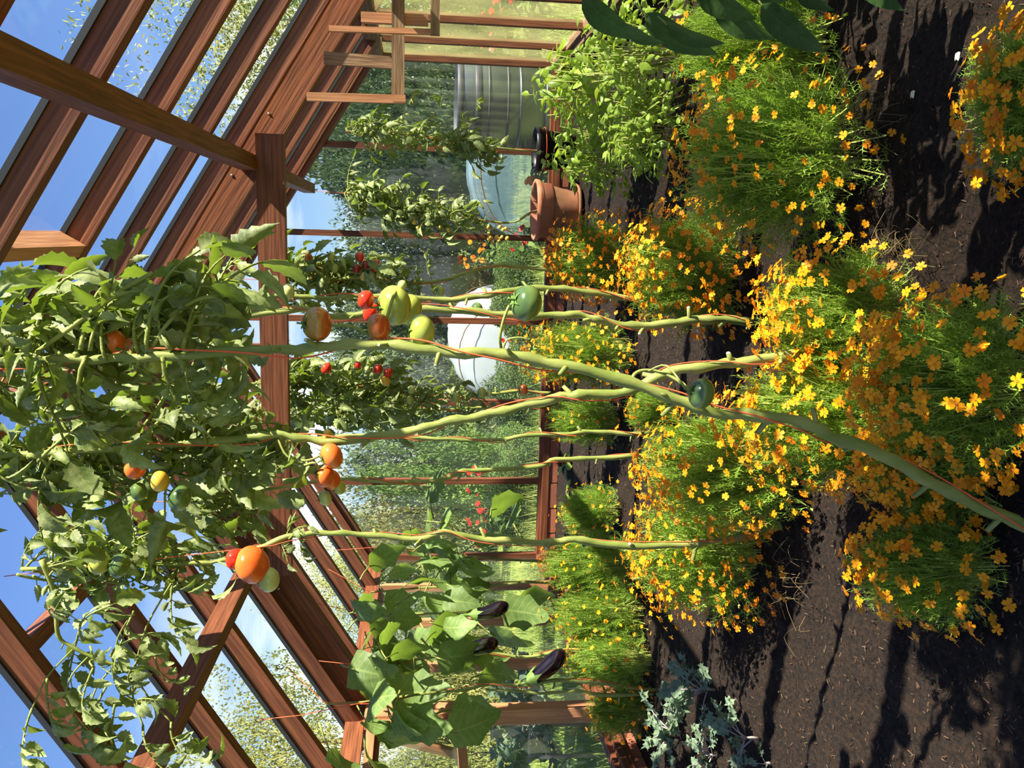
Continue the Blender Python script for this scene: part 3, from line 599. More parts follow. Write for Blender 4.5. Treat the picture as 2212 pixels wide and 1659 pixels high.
leaves_on(Hh, pH, 2.08, 2.75, 26, .25, pit=(-.9, .5), back=True); leaves_on(Hh, pH, 1.62, 1.75, 3, .12); twine('orange twine on the stem nearest the aubergines', pH, .012, (at(0, 1245, 2.72)), 6, 1.75)
tip = spline(pxs([(90, 1210), (120, 1290), (125, 1370), (160, 1400), (230, 1430), (290, 1450)], 2.5), 4)
stem_obj(Hh, tip, .008, .004, 5, name='side_shoot'); 
for k in range(15): place_leaf(RND.choice(TL), Hh, RND.choice(tip)+V((rr(-.08, .03), rr(-.1, .1), rr(-.12, .06))), rr(1.0, 4.4), rr(-1.1, .3), rr(-.6, .6), .2*rr(.7, 1.2))
for k, (x, y) in enumerate(((300, 1420), (240, 1470), (180, 1540), (230, 1580), (350, 1600), (410, 1590), (330, 1350), (410, 1290), (110, 1560))):
    b_ = at(x-40, y-30, 2.45); a_ = min(tip, key=lambda q_: (q_-b_).length); truss(Hh, [a_, (a_+b_)/2+V((0, .01, .02)), b_], .0028)
    place_leaf(TL[k % 8], Hh, b_, rr(1.2, 2.6), rr(-.9, .2), rr(-.5, .5), .19)
Ii, pI = tplant('bushy tomato plant in front of the back wall with small red tomatoes and one orange',
    [(1190, 850), (1120, 845), (1040, 853), (960, 858), (880, 850), (800, 840), (700, 830), (620, 825), (520, 830)], (5.6, 5.4), 0.011, 0.007, 8)
fruits(Ii, [(705, 796, 26, 'red', 1), (773, 789, 17, 'red', 0), (816, 797, 23, 'red', 0), (838, 805, 23, 'red', 0), (832, 822, 26, 'yellow', 0), (794, 797, 14, 'pale', 0), (888, 842, 19, 'pale', 0), (885, 864, 19, 'green', 0), (984, 859, 23, 'green', 0), (1041, 848, 24, 'green', 0), (1057, 850, 15, 'pale', 0), (1130, 842, 24, 'orange', 0)], 5.2)
leaves_on(Ii, pI, 1.42, 2.3, 60, .29, pit=(-.9, .6)); leaves_on(Ii, pI, 0.9, 1.42, 16, .2, pit=(-.9, .3)); twine('orange twine on the bushy plant with small red tomatoes', pI, .010, (pI[-1].x, pI[-1].y, 2.5), 8)
I2, pI2 = tplant('leafy tomato plant filling the space under the collar tie behind the bushy one',
    [(1180, 880), (1050, 880), (950, 885), (850, 880), (750, 885), (650, 890), (540, 900)], (6.0, 5.8), 0.010, 0.006, 6)
leaves_on(I2, pI2, 1.35, 2.4, 46, .29, pit=(-.9, .6)); leaves_on(I2, pI2, .9, 1.35, 8, .2); twine('orange twine on the leafy plant under the collar tie', pI2, .010, (pI2[-1].x, pI2[-1].y, 2.5), 8)

# ---------------------------------------------------------------- aubergine plants
def aub_mesh():
    mb = MB(); n = 16; pts = []; rad = []
    for i in range(17):
        t = 1-(1-i/16)**1.7; pts.append(V((0.26*t*t, 0, -t))); rad.append(max(.006, .215*(1-.48*(1-t)**2.2)*math.sqrt(max(0, 1-max(0, (t-.60)/.40)**2.4))))
    mb.tube(pts, rad, 18); return mb.mesh('aubergine', M['aub'])
AM = aub_mesh()
def aub_cal():
    mb = MB(); mb.lathe([(.035, .26), (.04, .12), (.06, .05), (.13, -.01), (.175, -.12)], 10, 0, lambda an, r, z: 1+(.12*math.sin(an*5) if z < 0 else 0))
    for i in range(5):
        an = 2*PI*i/5; d = V((math.cos(an), math.sin(an), 0)); n = V((-d.y, d.x, 0))
        mb.add([d*.165-n*.06+V((0, 0, -.1)), d*.165+n*.06+V((0, 0, -.1)), d*.225+V((0.02, 0, -.27))], [(0, 1, 2)])
    return mb.mesh('calyx', M['calyx'])
AC = aub_cal()
def aubergine(t, x, y, Y, lg, rx, ry, rz):
    Mx = T(at(x, y, Y)) @ E3(rx, ry, rz) @ Matrix.Diagonal((lg, lg, lg, 1)); o = put('aubergine', AM, t, Mx); put('calyx', AC, o, Mx)
def aplant(label, stems, Y, leaves, fr=(), knot=None, tw=''):
    P0 = None; t = None
    for i, L_ in enumerate(stems):
        pts = spline(pxs(L_, Y), 4)
        if t is None: t = thing('aubergine_plant', label, 'aubergine plant', (pts[0].x, pts[0].y, 0), 'aubergine plants along the left wall'); P0 = pts
        stem_obj(t, pts, .0115, .006, 7)
    for (x, y, az, pit, ro, s, k) in leaves:
        place_leaf(EL[k % 6], t, at(x, y, Y+rr(-.12, .1)), az, pit, ro, s)
    for a in fr: aubergine(t, *a)
    if knot: twine(tw, P0, .010, knot, 5)
    return t
def rl(xs, ys, n, s):       # loosely spread leaves over a plant's crown
    return [(rr(*xs), rr(*ys), rr(0, 6.28), rr(-1.1, .4), rr(-.6, .6), s*rr(.75, 1.2), k) for k in range(n)]
k1 = at(605, 1440, 4.1)
e1 = aplant('aubergine plant nearest the casement with a glossy fruit hanging low', [[(1470, 1492), (1390, 1488), (1290, 1475), (1200, 1470), (1130, 1480), (1060, 1478), (1000, 1490), (900, 1500), (800, 1515), (700, 1520)], [(1450, 1494), (1390, 1500), (1290, 1500), (1250, 1492), (1180, 1498), (1110, 1492), (1050, 1490)]], 4.05,
    rl((725, 890), (1420, 1600), 13, .27)+[(935, 1545, .3, -1.0, .2, .30, 1), (800, 1470, 1.0, -.8, 0, .36, 2), (910, 1580, 3.6, -1.2, .3, .34, 3), (780, 1560, 2.6, -1.0, 0, .34, 0), (1010, 1470, .2, -.9, .5, .24, 4), (690, 1560, 2.0, -.5, .2, .33, 5)],
    [(1143, 1470, 4.02, .235, 0.25, -0.35, 0.15)], k1, 'orange twine tied above the aubergine beside the casement')
e2 = aplant('aubergine plant with a dark fruit pressed against its stem', [[(1300, 1398), (1240, 1402), (1180, 1412), (1130, 1420), (1075, 1412), (1000, 1412), (930, 1420), (850, 1430), (780, 1440)]], 4.55,
    rl((745, 930), (1340, 1460), 13, .27)+[(960, 1365, 1.2, -.8, 0, .34, 1), (900, 1400, 3.0, -1.0, 0, .34, 2)], [(985, 1405, 4.42, .235, -0.1, .1, 1.2)], at(600, 1430, 4.5), 'orange twine above the aubergine pressed to its stem')
e3 = aplant('aubergine plant whose fruit is half hidden by pale leaves', [[(1280, 1360), (1235, 1352), (1150, 1335), (1080, 1322), (1000, 1326), (900, 1325), (800, 1330)]], 5.05,
    rl((750, 960), (1260, 1380), 14, .28)+[(1050, 1320, .4, -1.0, .2, .34, 2), (1090, 1330, -.4, -.9, 0, .30, 4), (1020, 1330, 2.6, -.8, 0, .34, 5)], [(1020, 1328, 4.9, .23, .1, 0, .4)], at(645, 1300, 4.9), 'orange twine above the half hidden aubergine')
e4 = aplant('leafy aubergine plant beside the end of the left wall', [[(1230, 1262), (1150, 1258), (1080, 1262), (1000, 1268), (900, 1270), (800, 1280)]], 5.7,
    rl((770, 1010), (1190, 1300), 16, .29), [], at(670, 1230, 5.6), 'orange twine on the leafy plant at the wall corner')
e5 = aplant('tall aubergine plant with upright leaves in the far corner', [[(1230, 1215), (1150, 1212), (1050, 1205), (950, 1195), (850, 1180)]], 6.2,
    [(960, 1130, .2, .7, 0, .36, 0), (990, 1150, -.3, .5, .3, .30, 1), (1130, 1165, -.6, .3, .2, .42, 3), (1060, 1130, -.4, -.2, 0, .36, 2)]+rl((840, 1000), (1120, 1205), 12, .28), [], at(620, 1190, 6.0), 'orange twine on the tall plant in the far corner')
for i, (x, y, Y, d) in enumerate(((605, 1440, 4.1, 'thin dark wire holding the twine knot over the middle aubergines'), (560, 1555, 3.9, 'thin dark wire holding the lower twine knot near the casement'))):
    p = at(x, y, Y); zt = zr(p.x)-0.02; mb = MB(); mb.tube([p, V((p.x+.01, p.y, (p.z+zt)/2)), V((p.x, p.y, zt))], .0012, 4)
    mb.tube(spline([p+V((.012*math.cos(a), 0, .02*math.sin(a))) for a in (0, 1.5, 3, 4.5, 6)], 3), .0022, 4)
    tag(put('hanging_wire', mb.mesh('hanging_wire', M['wire'])), d, 'wire')
p = at(560, 1555, 3.9); mb = MB(); mb.tube([p, at(650, 1545, 3.92), at(745, 1525, 3.95), at(830, 1510, 4.0)], .0022, 5); tag(put('garden_twine', mb.mesh('garden_twine', M['twine'])), 'loose orange twine running from the lower wire knot into the leaves', 'twine', 'orange plant twine')

# ---------------------------------------------------------------- potted tomatoes by the back wall
def pot(name, label, px, py, Y, prof, m, saucer=None, m2=None):
    c = at(px, py, Y); c.z = 0.02; t = thing(name, label, 'plant pot', c)
    mb = MB(); mb.lathe(prof, 32); put('body', mb.mesh('body', m), t, T(c))
    zs = prof[0][1]
    mb = MB(); R = max(r for r, z in prof)*.9; zt = max(z for r, z in prof)-.04; mb.lathe([(R, zt), (R*.6, zt+.012), (.001, zt+.006)], 24); put('potting_soil', mb.mesh('potting_soil', M['soil']), t, T(c))
    if m2:
        mb = MB(); mb.lathe(m2[0], 32); put('rim', mb.mesh('rim', m2[1]), t, T(c))
    if saucer:
        mb = MB(); mb.lathe(saucer, 32); put('saucer', mb.mesh('saucer', M['terra_dark']), t, T(c))
    return c
cT = pot('terracotta_pot', 'large terracotta pot with a rolled rim standing in its saucer', 1200, 455, 6.72, [(.001, .012), (.145, .012), (.15, .03), (.195, .235)], M['terra_dark'], [(.001, .0), (.20, .0), (.215, .03), (.205, .03), (.19, .01)],
    ([(.196, .22), (.208, .225), (.214, .30), (.234, .315), (.238, .345), (.226, .352), (.205, .345), (.195, .28)], M['terra']))
cB = pot('black_pot', 'black plastic pot half hidden by basil leaves', 1205, 326, 6.95, [(.001, .005), (.12, .005), (.165, .285), (.178, .29), (.182, .33), (.172, .332), (.160, .28)], M['black'])
mb = MB(); mb.tube([cB+V((.1785*math.cos(a*PI/12), .1785*math.sin(a*PI/12), .255)) for a in range(25)], .003, 5); tag(put('garden_twine', mb.mesh('garden_twine', M['twine'])), 'orange twine tied around the black pot', 'twine', 'orange plant twine')
P2, pp2 = tplant('potted tomato plant in the terracotta pot with a cluster of tiny yellow fruit', [(1185, 452), (1150, 458), (1110, 480), (1060, 478), (1000, 470), (920, 468), (860, 455), (800, 430), (745, 415)], (6.72, 6.66), .009, .004, 6, 'potted tomato plants')
leaves_on(P2, pp2, .9, 2.0, 70, .25, pit=(-1.0, .5)); 
for k in range(14): tomato(P2, at(1075+rr(-22, 22), 505+rr(-22, 22), 6.6+rr(-.05, .05)), .034*rr(.85, 1.15), 'yellow', 0, calyx=False)
for x, y in ((895, 480), (903, 492), (950, 491), (968, 497), (893, 470)): tomato(P2, at(x, y, 6.6), .036, 'yellow', 0, calyx=False)
twine('orange twine on the plant in the terracotta pot', pp2, .006, at(672, 412, 6.95), 6)
P1, pp1 = tplant('potted tomato plant in the black pot climbing towards the rafters', [(1190, 325), (1130, 325), (1080, 320), (1040, 322), (1000, 308), (900, 292), (800, 288), (720, 278), (700, 276)], (6.95, 6.9), .009, .004, 7, 'potted tomato plants')
leaves_on(P1, pp1, .8, 2.0, 54, .25, bias=.2, pit=(-1.0, .5))
for k in range(8): place_leaf(RND.choice(TL), P1, at(rr(880, 1050), rr(200, 300), 6.85), rr(-1.2, .6), rr(-.5, .6), rr(-.5, .5), .17)
twine('orange twine on the plant in the black pot', pp1, .006, None, 6)

# ---------------------------------------------------------------- marigolds
FDATA = {}
def flower_mesh(m):
    mb = MB()
    for i in range(5):
        an = 2*PI*i/5+rr(-.12, .12); c, s = math.cos(an), math.sin(an); wd = rr(.27, .35); ln = rr(.92, 1.08); dz = rr(-.12, .18)
        P = [(.10, -.10, .02), (.10, .10, .02), (.55, -wd, .12+dz*.5), (.55, wd, .12+dz*.5), (.92*ln, -wd*.8, .08+dz), (.92*ln, wd*.8, .08+dz), (.86*ln, 0, .05+dz), (.55, 0, .06+dz*.5)]
        mb.add([(x*c-y*s, x*s+y*c, z) for x, y, z in P], [(0, 7, 2), (0, 1, 7), (1, 3, 7), (2, 7, 6, 4), (7, 3, 5, 6)], 0)
    mb.add([(.22*math.cos(a*PI/3), .22*math.sin(a*PI/3), .08) for a in range(6)]+[(0, 0, .22)], [(i, (i+1) % 6, 6) for i in range(6)], 1)
    mb.add([(.09, 0, 0), (-.045, .08, 0), (-.045, -.08, 0), (.04, 0, -.7), (-.02, .035, -.7), (-.02, -.035, -.7)], [(0, 1, 4, 3), (1, 2, 5, 4), (2, 0, 3, 5)], 2)
    me = mb.mesh('flower', [m, M['disc'], M['mstem']]); FDATA[me.name] = [(mb.v, [f for f, q_ in zip(mb.f, mb.m) if q_ == i], i) for i in range(3)]; return me
FL = [flower_mesh(M['petal']) for _ in range(4)]; FO = [flower_mesh(M['petal_o']) for _ in range(4)]
def feather(mb, p, d, l, th):                                     # a finely cut leaf: midrib and paired slivers
    d = d.normalized(); a = d.cross(V((rr(-1, 1), rr(-1, 1), rr(-1, 1)))).normalized(); n = 6
    mb.add([p-a*th, p+a*th, p+d*l], [(0, 1, 2)], 0)
    for i in range(n):
        t = .2+.75*i/n; b = p+d*(l*t); s = 1 if i % 2 else -1; e = (d*.75+a*s*.9).normalized()*l*.34*(1.1-t*.6); g = d*th*1.3
        mb.add([b-g, b+g, b+e], [(0, 1, 2)], 0)
def bush_mesh(seed, nst, fl=1.0):                                 # unit dome: radius 1, height 1
    rs = random.Random(seed); mb = MB()
    for k in range(nst):
        a = rs.uniform(0, 2*PI); ph = rs.random()**.8*PI/2; R = rs.uniform(.66, 1.0); ce, se = math.cos(ph)**.72, math.sin(ph)**.72
        tip = V((math.cos(a)*ce, math.sin(a)*ce, se))*R
        ba = V((math.cos(a), math.sin(a), 0))*rs.uniform(0.05, .45); ba.z = rs.uniform(0, .2)
        mid = ba*.45+tip*.55+V((0, 0, .10)); pts = [ba, mid, tip]
        side = (tip-ba).cross(V((0, 0, 1))).normalized()*.0068
        for i in range(2):
            mb.add([pts[i]-side, pts[i]+side, pts[i+1]+side*.8, pts[i+1]-side*.8], [(0, 1, 2, 3)], 1)
        for j in range(7):
            t = rs.uniform(.35, 1.0); q_ = (ba*(1-t)**2+mid*2*t*(1-t)+tip*t*t); dr = V((rs.uniform(-1, 1), rs.uniform(-1, 1), rs.uniform(-.3, 1)))+tip*.9
            feather(mb, q_, dr, rs.uniform(.12, .24), .0052)
        if k % 7 == 0:                                            # closed bud on its stalk
            u = (tip-ba).normalized(); b0 = tip+u*.03; sd = u.orthogonal().normalized()*.014; s2 = u.cross(sd)
            mb.add([b0-u*.03, b0+sd, b0+s2, b0-sd, b0-s2, b0+u*.05], [(0, 2, 1), (0, 3, 2), (0, 4, 3), (0, 1, 4), (5, 1, 2), (5, 2, 3), (5, 3, 4), (5, 4, 1)], 1)
    return mb.mesh('foliage', [M['mleaf'], M['mstem']], False)
BM = [bush_mesh(s, 520) for s in (1, 2, 3)]
def marigold(label, xb, yb, wpx, xtop, nfl, deep=0.3, wy=1.0, fsz=.0125, dens=0, spread=1.05, low=0.0, ztop=None, extra=0):
    f = atZ(xb, yb, 0); r = wpx*f.y/FPX/2; Yc = f.y+r*wy*.85; c = V((f.x*Yc/f.y, Yc, 0))
    h = ztop or max(.15, at(xtop, yb, Yc+.1*r).z); t = thing('marigold_bush', label, 'marigold', c, 'marigolds in the greenhouse beds')
    S = Matrix.Diagonal((r*.93, r*wy*.93, h*.93, 1)); az = rr(0, 6)
    tag(put('foliage', RND.choice(BM), t, T(c) @ S @ Matrix.Rotation(az, 4, 'Z')), None, None, None, 'stuff')
    xb_ = MB()
    for k in range(nfl+extra):
        a = rr(0, 2*PI); ph = RND.random()**1.05*PI/2; ce, e = math.cos(ph)**.72, math.sin(ph)**.72; R = rr(.86, spread)+(.12 if RND.random() < .06 else 0)
        if math.sin(a) > .55 and e < .5: a = -a
        d = V((math.cos(a)*ce, math.sin(a)*ce, e)); p = c+V((d.x*r*R, d.y*r*wy*R, d.z*h*R))
        n = V((d.x/r, d.y/(r*wy), d.z/h)).normalized()*.55+V((rr(-.6, .6), rr(-.6, .6), rr(.3, 1.1))); n.normalize()
        s = fsz*rr(.85, 1.15); Q = n.to_track_quat('Z', 'Y').to_matrix().to_4x4() @ Matrix.Rotation(rr(0, 6), 4, 'Z')
        me = RND.choice(FO if RND.random() < deep else FL); Mx = T(p) @ Q @ Matrix.Diagonal((s, s, s, 1))
        if k < nfl: put('flower', me, t, Mx)
        else:
            d_ = 0 if me in FL else 3
            for vs_f, fs_f, mi_ in FDATA[me.name]: xb_.add([Mx @ V(q_) for q_ in vs_f], fs_f, mi_+d_)
    if extra: tag(put('more_flowers', xb_.mesh('more_flowers', [M['petal'], M['disc'], M['mstem'], M['petal_o'], M['disc'], M['mstem']]), t), None, None, None, 'stuff')
    return t, c, r, h
BUSH = {}
def mg(key, *a, **k): BUSH[key] = marigold(*a, **k)
mg('M1', 'dense orange marigold bush beside the terracotta pot', 1392, 560, 225, 1180, 300, deep=.7, fsz=.0150, extra=260)
mg('M8', 'marigold bush between the bare stem and the back wall sill', 1390, 765, 200, 1135, 290, deep=.5, fsz=.0150, extra=80)
mg('M8b', 'dark marigold bush in the shade before the plinth with few flowers', 1350, 905, 150, 1180, 60, deep=.6)
mg('M2', 'brightest marigold bush, solid with orange flowers, beside the bare stem', 1640, 580, 345, 1345, 300, deep=.4, fsz=.0140, extra=300)
mg('M10', 'small fading marigold tuft between the two slender tomato stems', 1475, 885, 135, 1350, 70, deep=.7, fsz=.012)
mg('M3', 'tall open marigold bush in front of the basil, lower half in shade', 1940, 345, 520, 1460, 300, deep=.15, fsz=0.0135)
mg('M3b', 'green marigold clump under the pepper leaves with hardly any flowers', 1850, 110, 380, 1450, 50, deep=.3, fsz=.012)
mg('M5', 'marigold bush at the foot of the stem nearest the aubergines', 1690, 1190, 400, 1360, 300, deep=.5, fsz=.0140, extra=160)
mg('M5b', 'marigold bush between the slender stems and the front marigolds', 1790, 1005, 380, 1375, 300, deep=.35, fsz=.0140, extra=60)
mg('M4a', 'front marigold bush spilling onto the shaded path beside the bare soil strip', 2040, 690, 420, 1640, 280, deep=.12, fsz=0.0148)
mg('M4b', 'front marigold bush directly under the green tomato on the leaning stem', 2040, 905, 420, 1580, 290, deep=.15, fsz=0.0148)
mg('M4c', 'nearest marigold bush at the foot of the leaning stem, cut by the picture edge', 2370, 830, 560, 1850, 290, deep=.08, fsz=0.0148)
mg('M4d', 'marigold bush between the leaning stem and the dark soil', 2200, 1010, 330, 1860, 170, deep=.06, fsz=.0148)
mg('M6', 'marigold bush with large yellow-orange flowers leaning over the dark soil', 2215, 1225, 360, 1840, 150, deep=.05, fsz=0.0148)
mg('M7', 'marigold bush at the picture edge across the shaded path, sunlit flowers', 2440, 210, 500, 2110, 190, deep=.12, fsz=0.0155)
mg('M9a', 'pale green marigold clump by the brick plinth with scattered small flowers', 1352, 1105, 150, 1205, 70, deep=.6, fsz=.0125)
mg('M9b', 'feathery marigold hedge plant under the leafy corner aubergines', 1400, 1215, 190, 1160, 95, deep=.3, fsz=.013)
mg('M9c', 'feathery marigold hedge plant under the half hidden aubergine', 1410, 1325, 190, 1185, 80, deep=.3, fsz=.013)
mg('M9d', 'feathery marigold hedge plant under the low hanging aubergine', 1425, 1425, 180, 1215, 70, deep=.3, fsz=.013)
mg('M9e', 'small marigold clump against the left sill under the casement', 1415, 1535, 150, 1262, 60, deep=.4, fsz=.013)
def straw(parent, c, n, l, sp, name='dry_stems'):
    mb = MB()
    for k in range(n):
        a = rr(0, 2*PI); p = V((c.x+rr(-sp, sp), c.y+rr(-sp, sp), .02+rr(0, .05))); d = V((math.cos(a), math.sin(a), rr(-.1, .5)))
        pts = spline([p, p+d*l*.5+V((rr(-.02, .02), rr(-.02, .02), .02)), p+d*l+V((rr(-.06, .06), rr(-.06, .06), -.02))], 3); pts = [V((q_.x, q_.y, max(.012, q_.z))) for q_ in pts]
        mb.tube(pts, .0007, 3, 0, False)
    tag(put(name, mb.mesh(name, M['straw'], False), parent), None, None, None, 'stuff')
straw(BUSH['M3'][0], atZ(1900, 250, 0), 90, .08, .08); straw(BUSH['M4a'][0], atZ(1980, 560, 0), 60, .08, .08); straw(BUSH['M5'][0], atZ(1735, 1270, 0), 34, .06, .12)

# ---------------------------------------------------------------- basil
def basil(label, xb, yb, wpx, xtop, n, s=.055):
    f = atZ(xb, yb, 0); r = wpx*f.y/FPX/2; c = V((f.x*(f.y+r*.7)/f.y, f.y+r*.7, 0)); h = max(.18, at(xtop, yb, c.y).z)
    t = thing('basil_plant', label, 'basil', c, 'basil plants'); mb = MB()
    for k in range(26):
        a = rr(0, 6.28); R = r*rr(.1, .8); mb.tube([c+V((math.cos(a)*R*.3, math.sin(a)*R*.3, 0)), c+V((math.cos(a)*R*.8, math.sin(a)*R*.8, h*.5)), c+V((math.cos(a)*R, math.sin(a)*R, h*rr(.7, .95)))], .0028, 5)
    put('stems', mb.mesh('stems', M['mstem']), t)
    for k in range(n):
        a = rr(0, 6.28); e = RND.random()**.6; el = math.asin(e); R = rr(.62, 1.04); d = V((math.cos(a)*math.cos(el), math.sin(a)*math.cos(el), math.sin(el)))
        place_leaf(RND.choice(BL), t, c+V((d.x*r*R, d.y*r*R, .04+d.z*h*R*.95)), a-PI/2+rr(-.9, .9), rr(-.9, .9), rr(-.8, .8), s*rr(.6, 1.3))
    return t
basil('tallest basil plant against the water tank behind the glass', 1440, 195, 190, 1150, 420, .080)
basil('basil plant crowding in front of the black pot', 1400, 340, 150, 1185, 340, .076)
basil('lime green basil plant in front of the other basil', 1500, 285, 190, 1310, 460, .058)
basil('basil plant shaded by the pepper leaves beside the right sill', 1520, 110, 220, 1245, 340, .066)

# ---------------------------------------------------------------- kale and seedlings
def kale(label, x, y, n, s, h):
    c = atZ(x, y, 0.0); t = thing('kale_plant', label, 'kale', c, 'kale plants on the bare soil'); mb = MB()
    mb.tube([c, c+V((.005, 0, h*.5)), c+V((0, .005, h))], [.006, .005, .004], 6); put('stem', mb.mesh('stem', M['kstem']), t)
    for k in range(n): place_leaf(KL[k % 4], t, c+V((0, 0, h*rr(.3, 1))), k*2.4+rr(-.3, .3), rr(.1, .9), rr(-.4, .4), s*rr(.75, 1.2))
kale('blue-green kale plant rooted just below the low hanging aubergine', 1545, 1490, 9, .19, .08)
kale('kale plant with two pale upright stalks on the bare soil', 1640, 1595, 7, .15, .06)
kale('kale plant beside the left plinth under the casement', 1470, 1580, 8, .20, .08)
kale('kale plant on the soil between plinth and stalky kale', 1550, 1632, 6, .16, .06)
kale('small frilly kale seedling nearest the dark path', 1665, 1650, 5, .09, .02)
def seedling(label, x, y, s):
    c = atZ(x, y, .0); t = thing('seedling', label, 'seedling', c, 'broad-leaved seedlings'); mb = MB(); mb.tube([c, c+V((0, 0, s*.6))], .003, 5); put('stem', mb.mesh('stem', M['mstem']), t)
    for k in range(6): place_leaf(BL[k % 4], t, c+V((0, 0, s*rr(.3, .6))), k*1.1, rr(-.2, .6), 0, s*rr(.7, 1.1))
seedling('round-leaved seedling nearest the slender stems by the plinth', 1235, 1005, .13); seedling('round-leaved seedling midway along the brick plinth', 1245, 1060, .14); seedling('round-leaved seedling beside the pale green marigold clump', 1250, 1105, .13)

# ---------------------------------------------------------------- pepper plants at the right, close to the camera
def pepper(label, c, h, n, r, s):
    c = V(c); t = thing('pepper_plant', label, 'pepper plant', c, 'pepper plants beside the path'); mb = MB(); tips = []
    top = c+V((0, 0, h*.45)); mb.tube([c, c+V((.01, 0, h*.2)), top], [.011, .009, .008], 7)
    for k in range(6):
        a = k*1.05+rr(-.3, .3); e = top+V((math.cos(a)*r*.7, math.sin(a)*r*.7, h*rr(.25, .5))); mb.tube(spline([top, top+(e-top)*.5+V((0, 0, .03)), e], 3), .005, 5); tips.append(e)
    put('stem', mb.mesh('stem', M['tstem']), t)
    for k in range(n):
        e = RND.choice(tips); p = top+(e-top)*rr(.3, 1.1); place_leaf(PL[k % 4], t, p, rr(0, 6.28), rr(-1.0, .1), rr(-.4, .4), s*rr(.75, 1.2))
    return t
def leaf_ab(me, parent, a, b, up=(0, 0, 1), length=1.0):          # a leaf whose blade runs from a to b
    y = (b-a); s = y.length/length; y.normalize(); z = V(up); z = (z-y*z.dot(y)).normalized(); x = y.cross(z)
    return put('leaf', me, parent, Matrix(((x.x*s, y.x*s, z.x*s, a.x), (x.y*s, y.y*s, z.y*s, a.y), (x.z*s, y.z*s, z.z*s, a.z), (0, 0, 0, 1))))
pA1 = pepper('pepper plant reaching in from the right with large dark drooping leaves', (0.72, 1.52, 0), .95, 60, .18, .15)
for k, (x0_, y0_, x1_, y1_, nx_, nz_) in enumerate(((1262, -10, 1336, 108, -.2, .9), (1345, 55, 1408, 118, -.9, .3), (1385, 30, 1522, 148, -.5, .6), (1435, 60, 1545, 118, -.8, .2), (1500, -30, 1600, 70, -.3, .8),
        (1535, 20, 1657, 108, -.7, .5), (1640, 10, 1757, 130, -.2, .9), (1860, -40, 1932, 28, -.4, .8), (1600, -30, 1690, 40, -.9, .3), (1720, -30, 1770, 40, -.8, .4))):
    leaf_ab(PL[k % 4], pA1, at(x0_-15, y0_-25, 1.42+.05*(k % 3)), at(x1_, y1_, 1.34+.05*(k % 3)), (nx_, -.5, nz_))
pepper('pepper plant standing farther back at the right wall', (1.10, 2.45, 0), .80, 44, .24, .16)
pepper('bushy pepper plant added between the two others to shade the path', (.86, 2.02, 0), .80, 120, .26, .17)  # added with dense leaves to shade the path soil
pepper('unseen pepper plant added next to the camera to shade the path', (.84, 1.15, 0), .60, 60, .24, .15)  # added out of view for the shade it throws on the foreground
for X_, Y_, lb in ((.76, 1.30, 'unseen tomato plant added between the camera and the right wall for its shade'), (.66, 1.00, 'unseen tomato plant added beside the camera so its crown shades the path'), (1.12, 2.15, 'unseen tomato plant added for shade at the right wall past the pepper plants')):  # added plants out of view, crowns set to shade the foreground
    t = thing('tomato_plant', lb, 'tomato plant', (X_, Y_, 0), 'cordon tomato plants'); pt = spline([V((X_, Y_, 0)), V((X_+.02, Y_, .6)), V((X_-.02, Y_+.02, 1.2)), V((X_-.06, Y_, 1.60 if X_ < .9 else 1.72))], 6)
    stem_obj(t, pt, .012, .008, 8); leaves_on(t, pt, 1.22, 1.9, 40, .26, pit=(-.6, -.1))

# ---------------------------------------------------------------- hanging rack at the right
rk = thing('hanging_rack', 'weathered wooden rack hanging from the truss rafter at the right wall', 'rack', at(870, 130, 4.55))
def bpx(name, a, b, wd, dp, m, up=(0, -1, 0)): return board(name, a, b, wd, dp, up, m, rk)
bpx('rail', at(860, 217, 4.66), at(860, -60, 4.66), .065, .05, 'wood_old')
bpx('hanger', at(663, 209, 4.60), at(876, 215, 4.60), .042, .03, 'wood_light'); bpx('hanger', at(700, 125, 4.72), at(872, 138, 4.72), .06, .03, 'wood_old')
bpx('hanger', at(711, 62, 4.48), at(950, 70, 4.48), .026, .03, 'wood_light'); bpx('rail', at(940, 76, 4.42), at(940, -80, 4.42), .045, .045, 'wood_old')
bpx('spacer', at(780, 38, 4.68), at(925, 45, 4.68), .05, .04, 'wood_light')

# ---------------------------------------------------------------- outside: tank, covers, shrubs, trees
c = at(1180, 236, 8.35); c.z = -0.03
tk = thing('water_tank', 'round galvanised water tank standing outside the back corner', 'water tank', c); rt = .43; ht = at(985, 236, 8.35).z-c.z
mb = MB(); mb.lathe([(.001, 0), (rt, 0), (rt, ht*.93), (rt*.985, ht), (rt*.93, ht+.005), (rt*.93, ht-.06), (.001, ht-.06)], 40); put('body', mb.mesh('body', M['tank']), tk, T(c))
for z, h_, m in ((.80, .035, 'tank_d'), (.70, .012, 'tank_d'), (.52, .012, 'tank_d'), (.40, .012, 'tank'), (.15, .012, 'tank'), (.97, .03, 'tank_d')):
    mb = MB(); mb.lathe([(rt-.002, ht*z-h_), (rt+.008, ht*z-h_*.6), (rt+.008, ht*z+h_*.6), (rt-.002, ht*z+h_)], 40); put('hoop', mb.mesh('hoop', M[m]), tk, T(c))
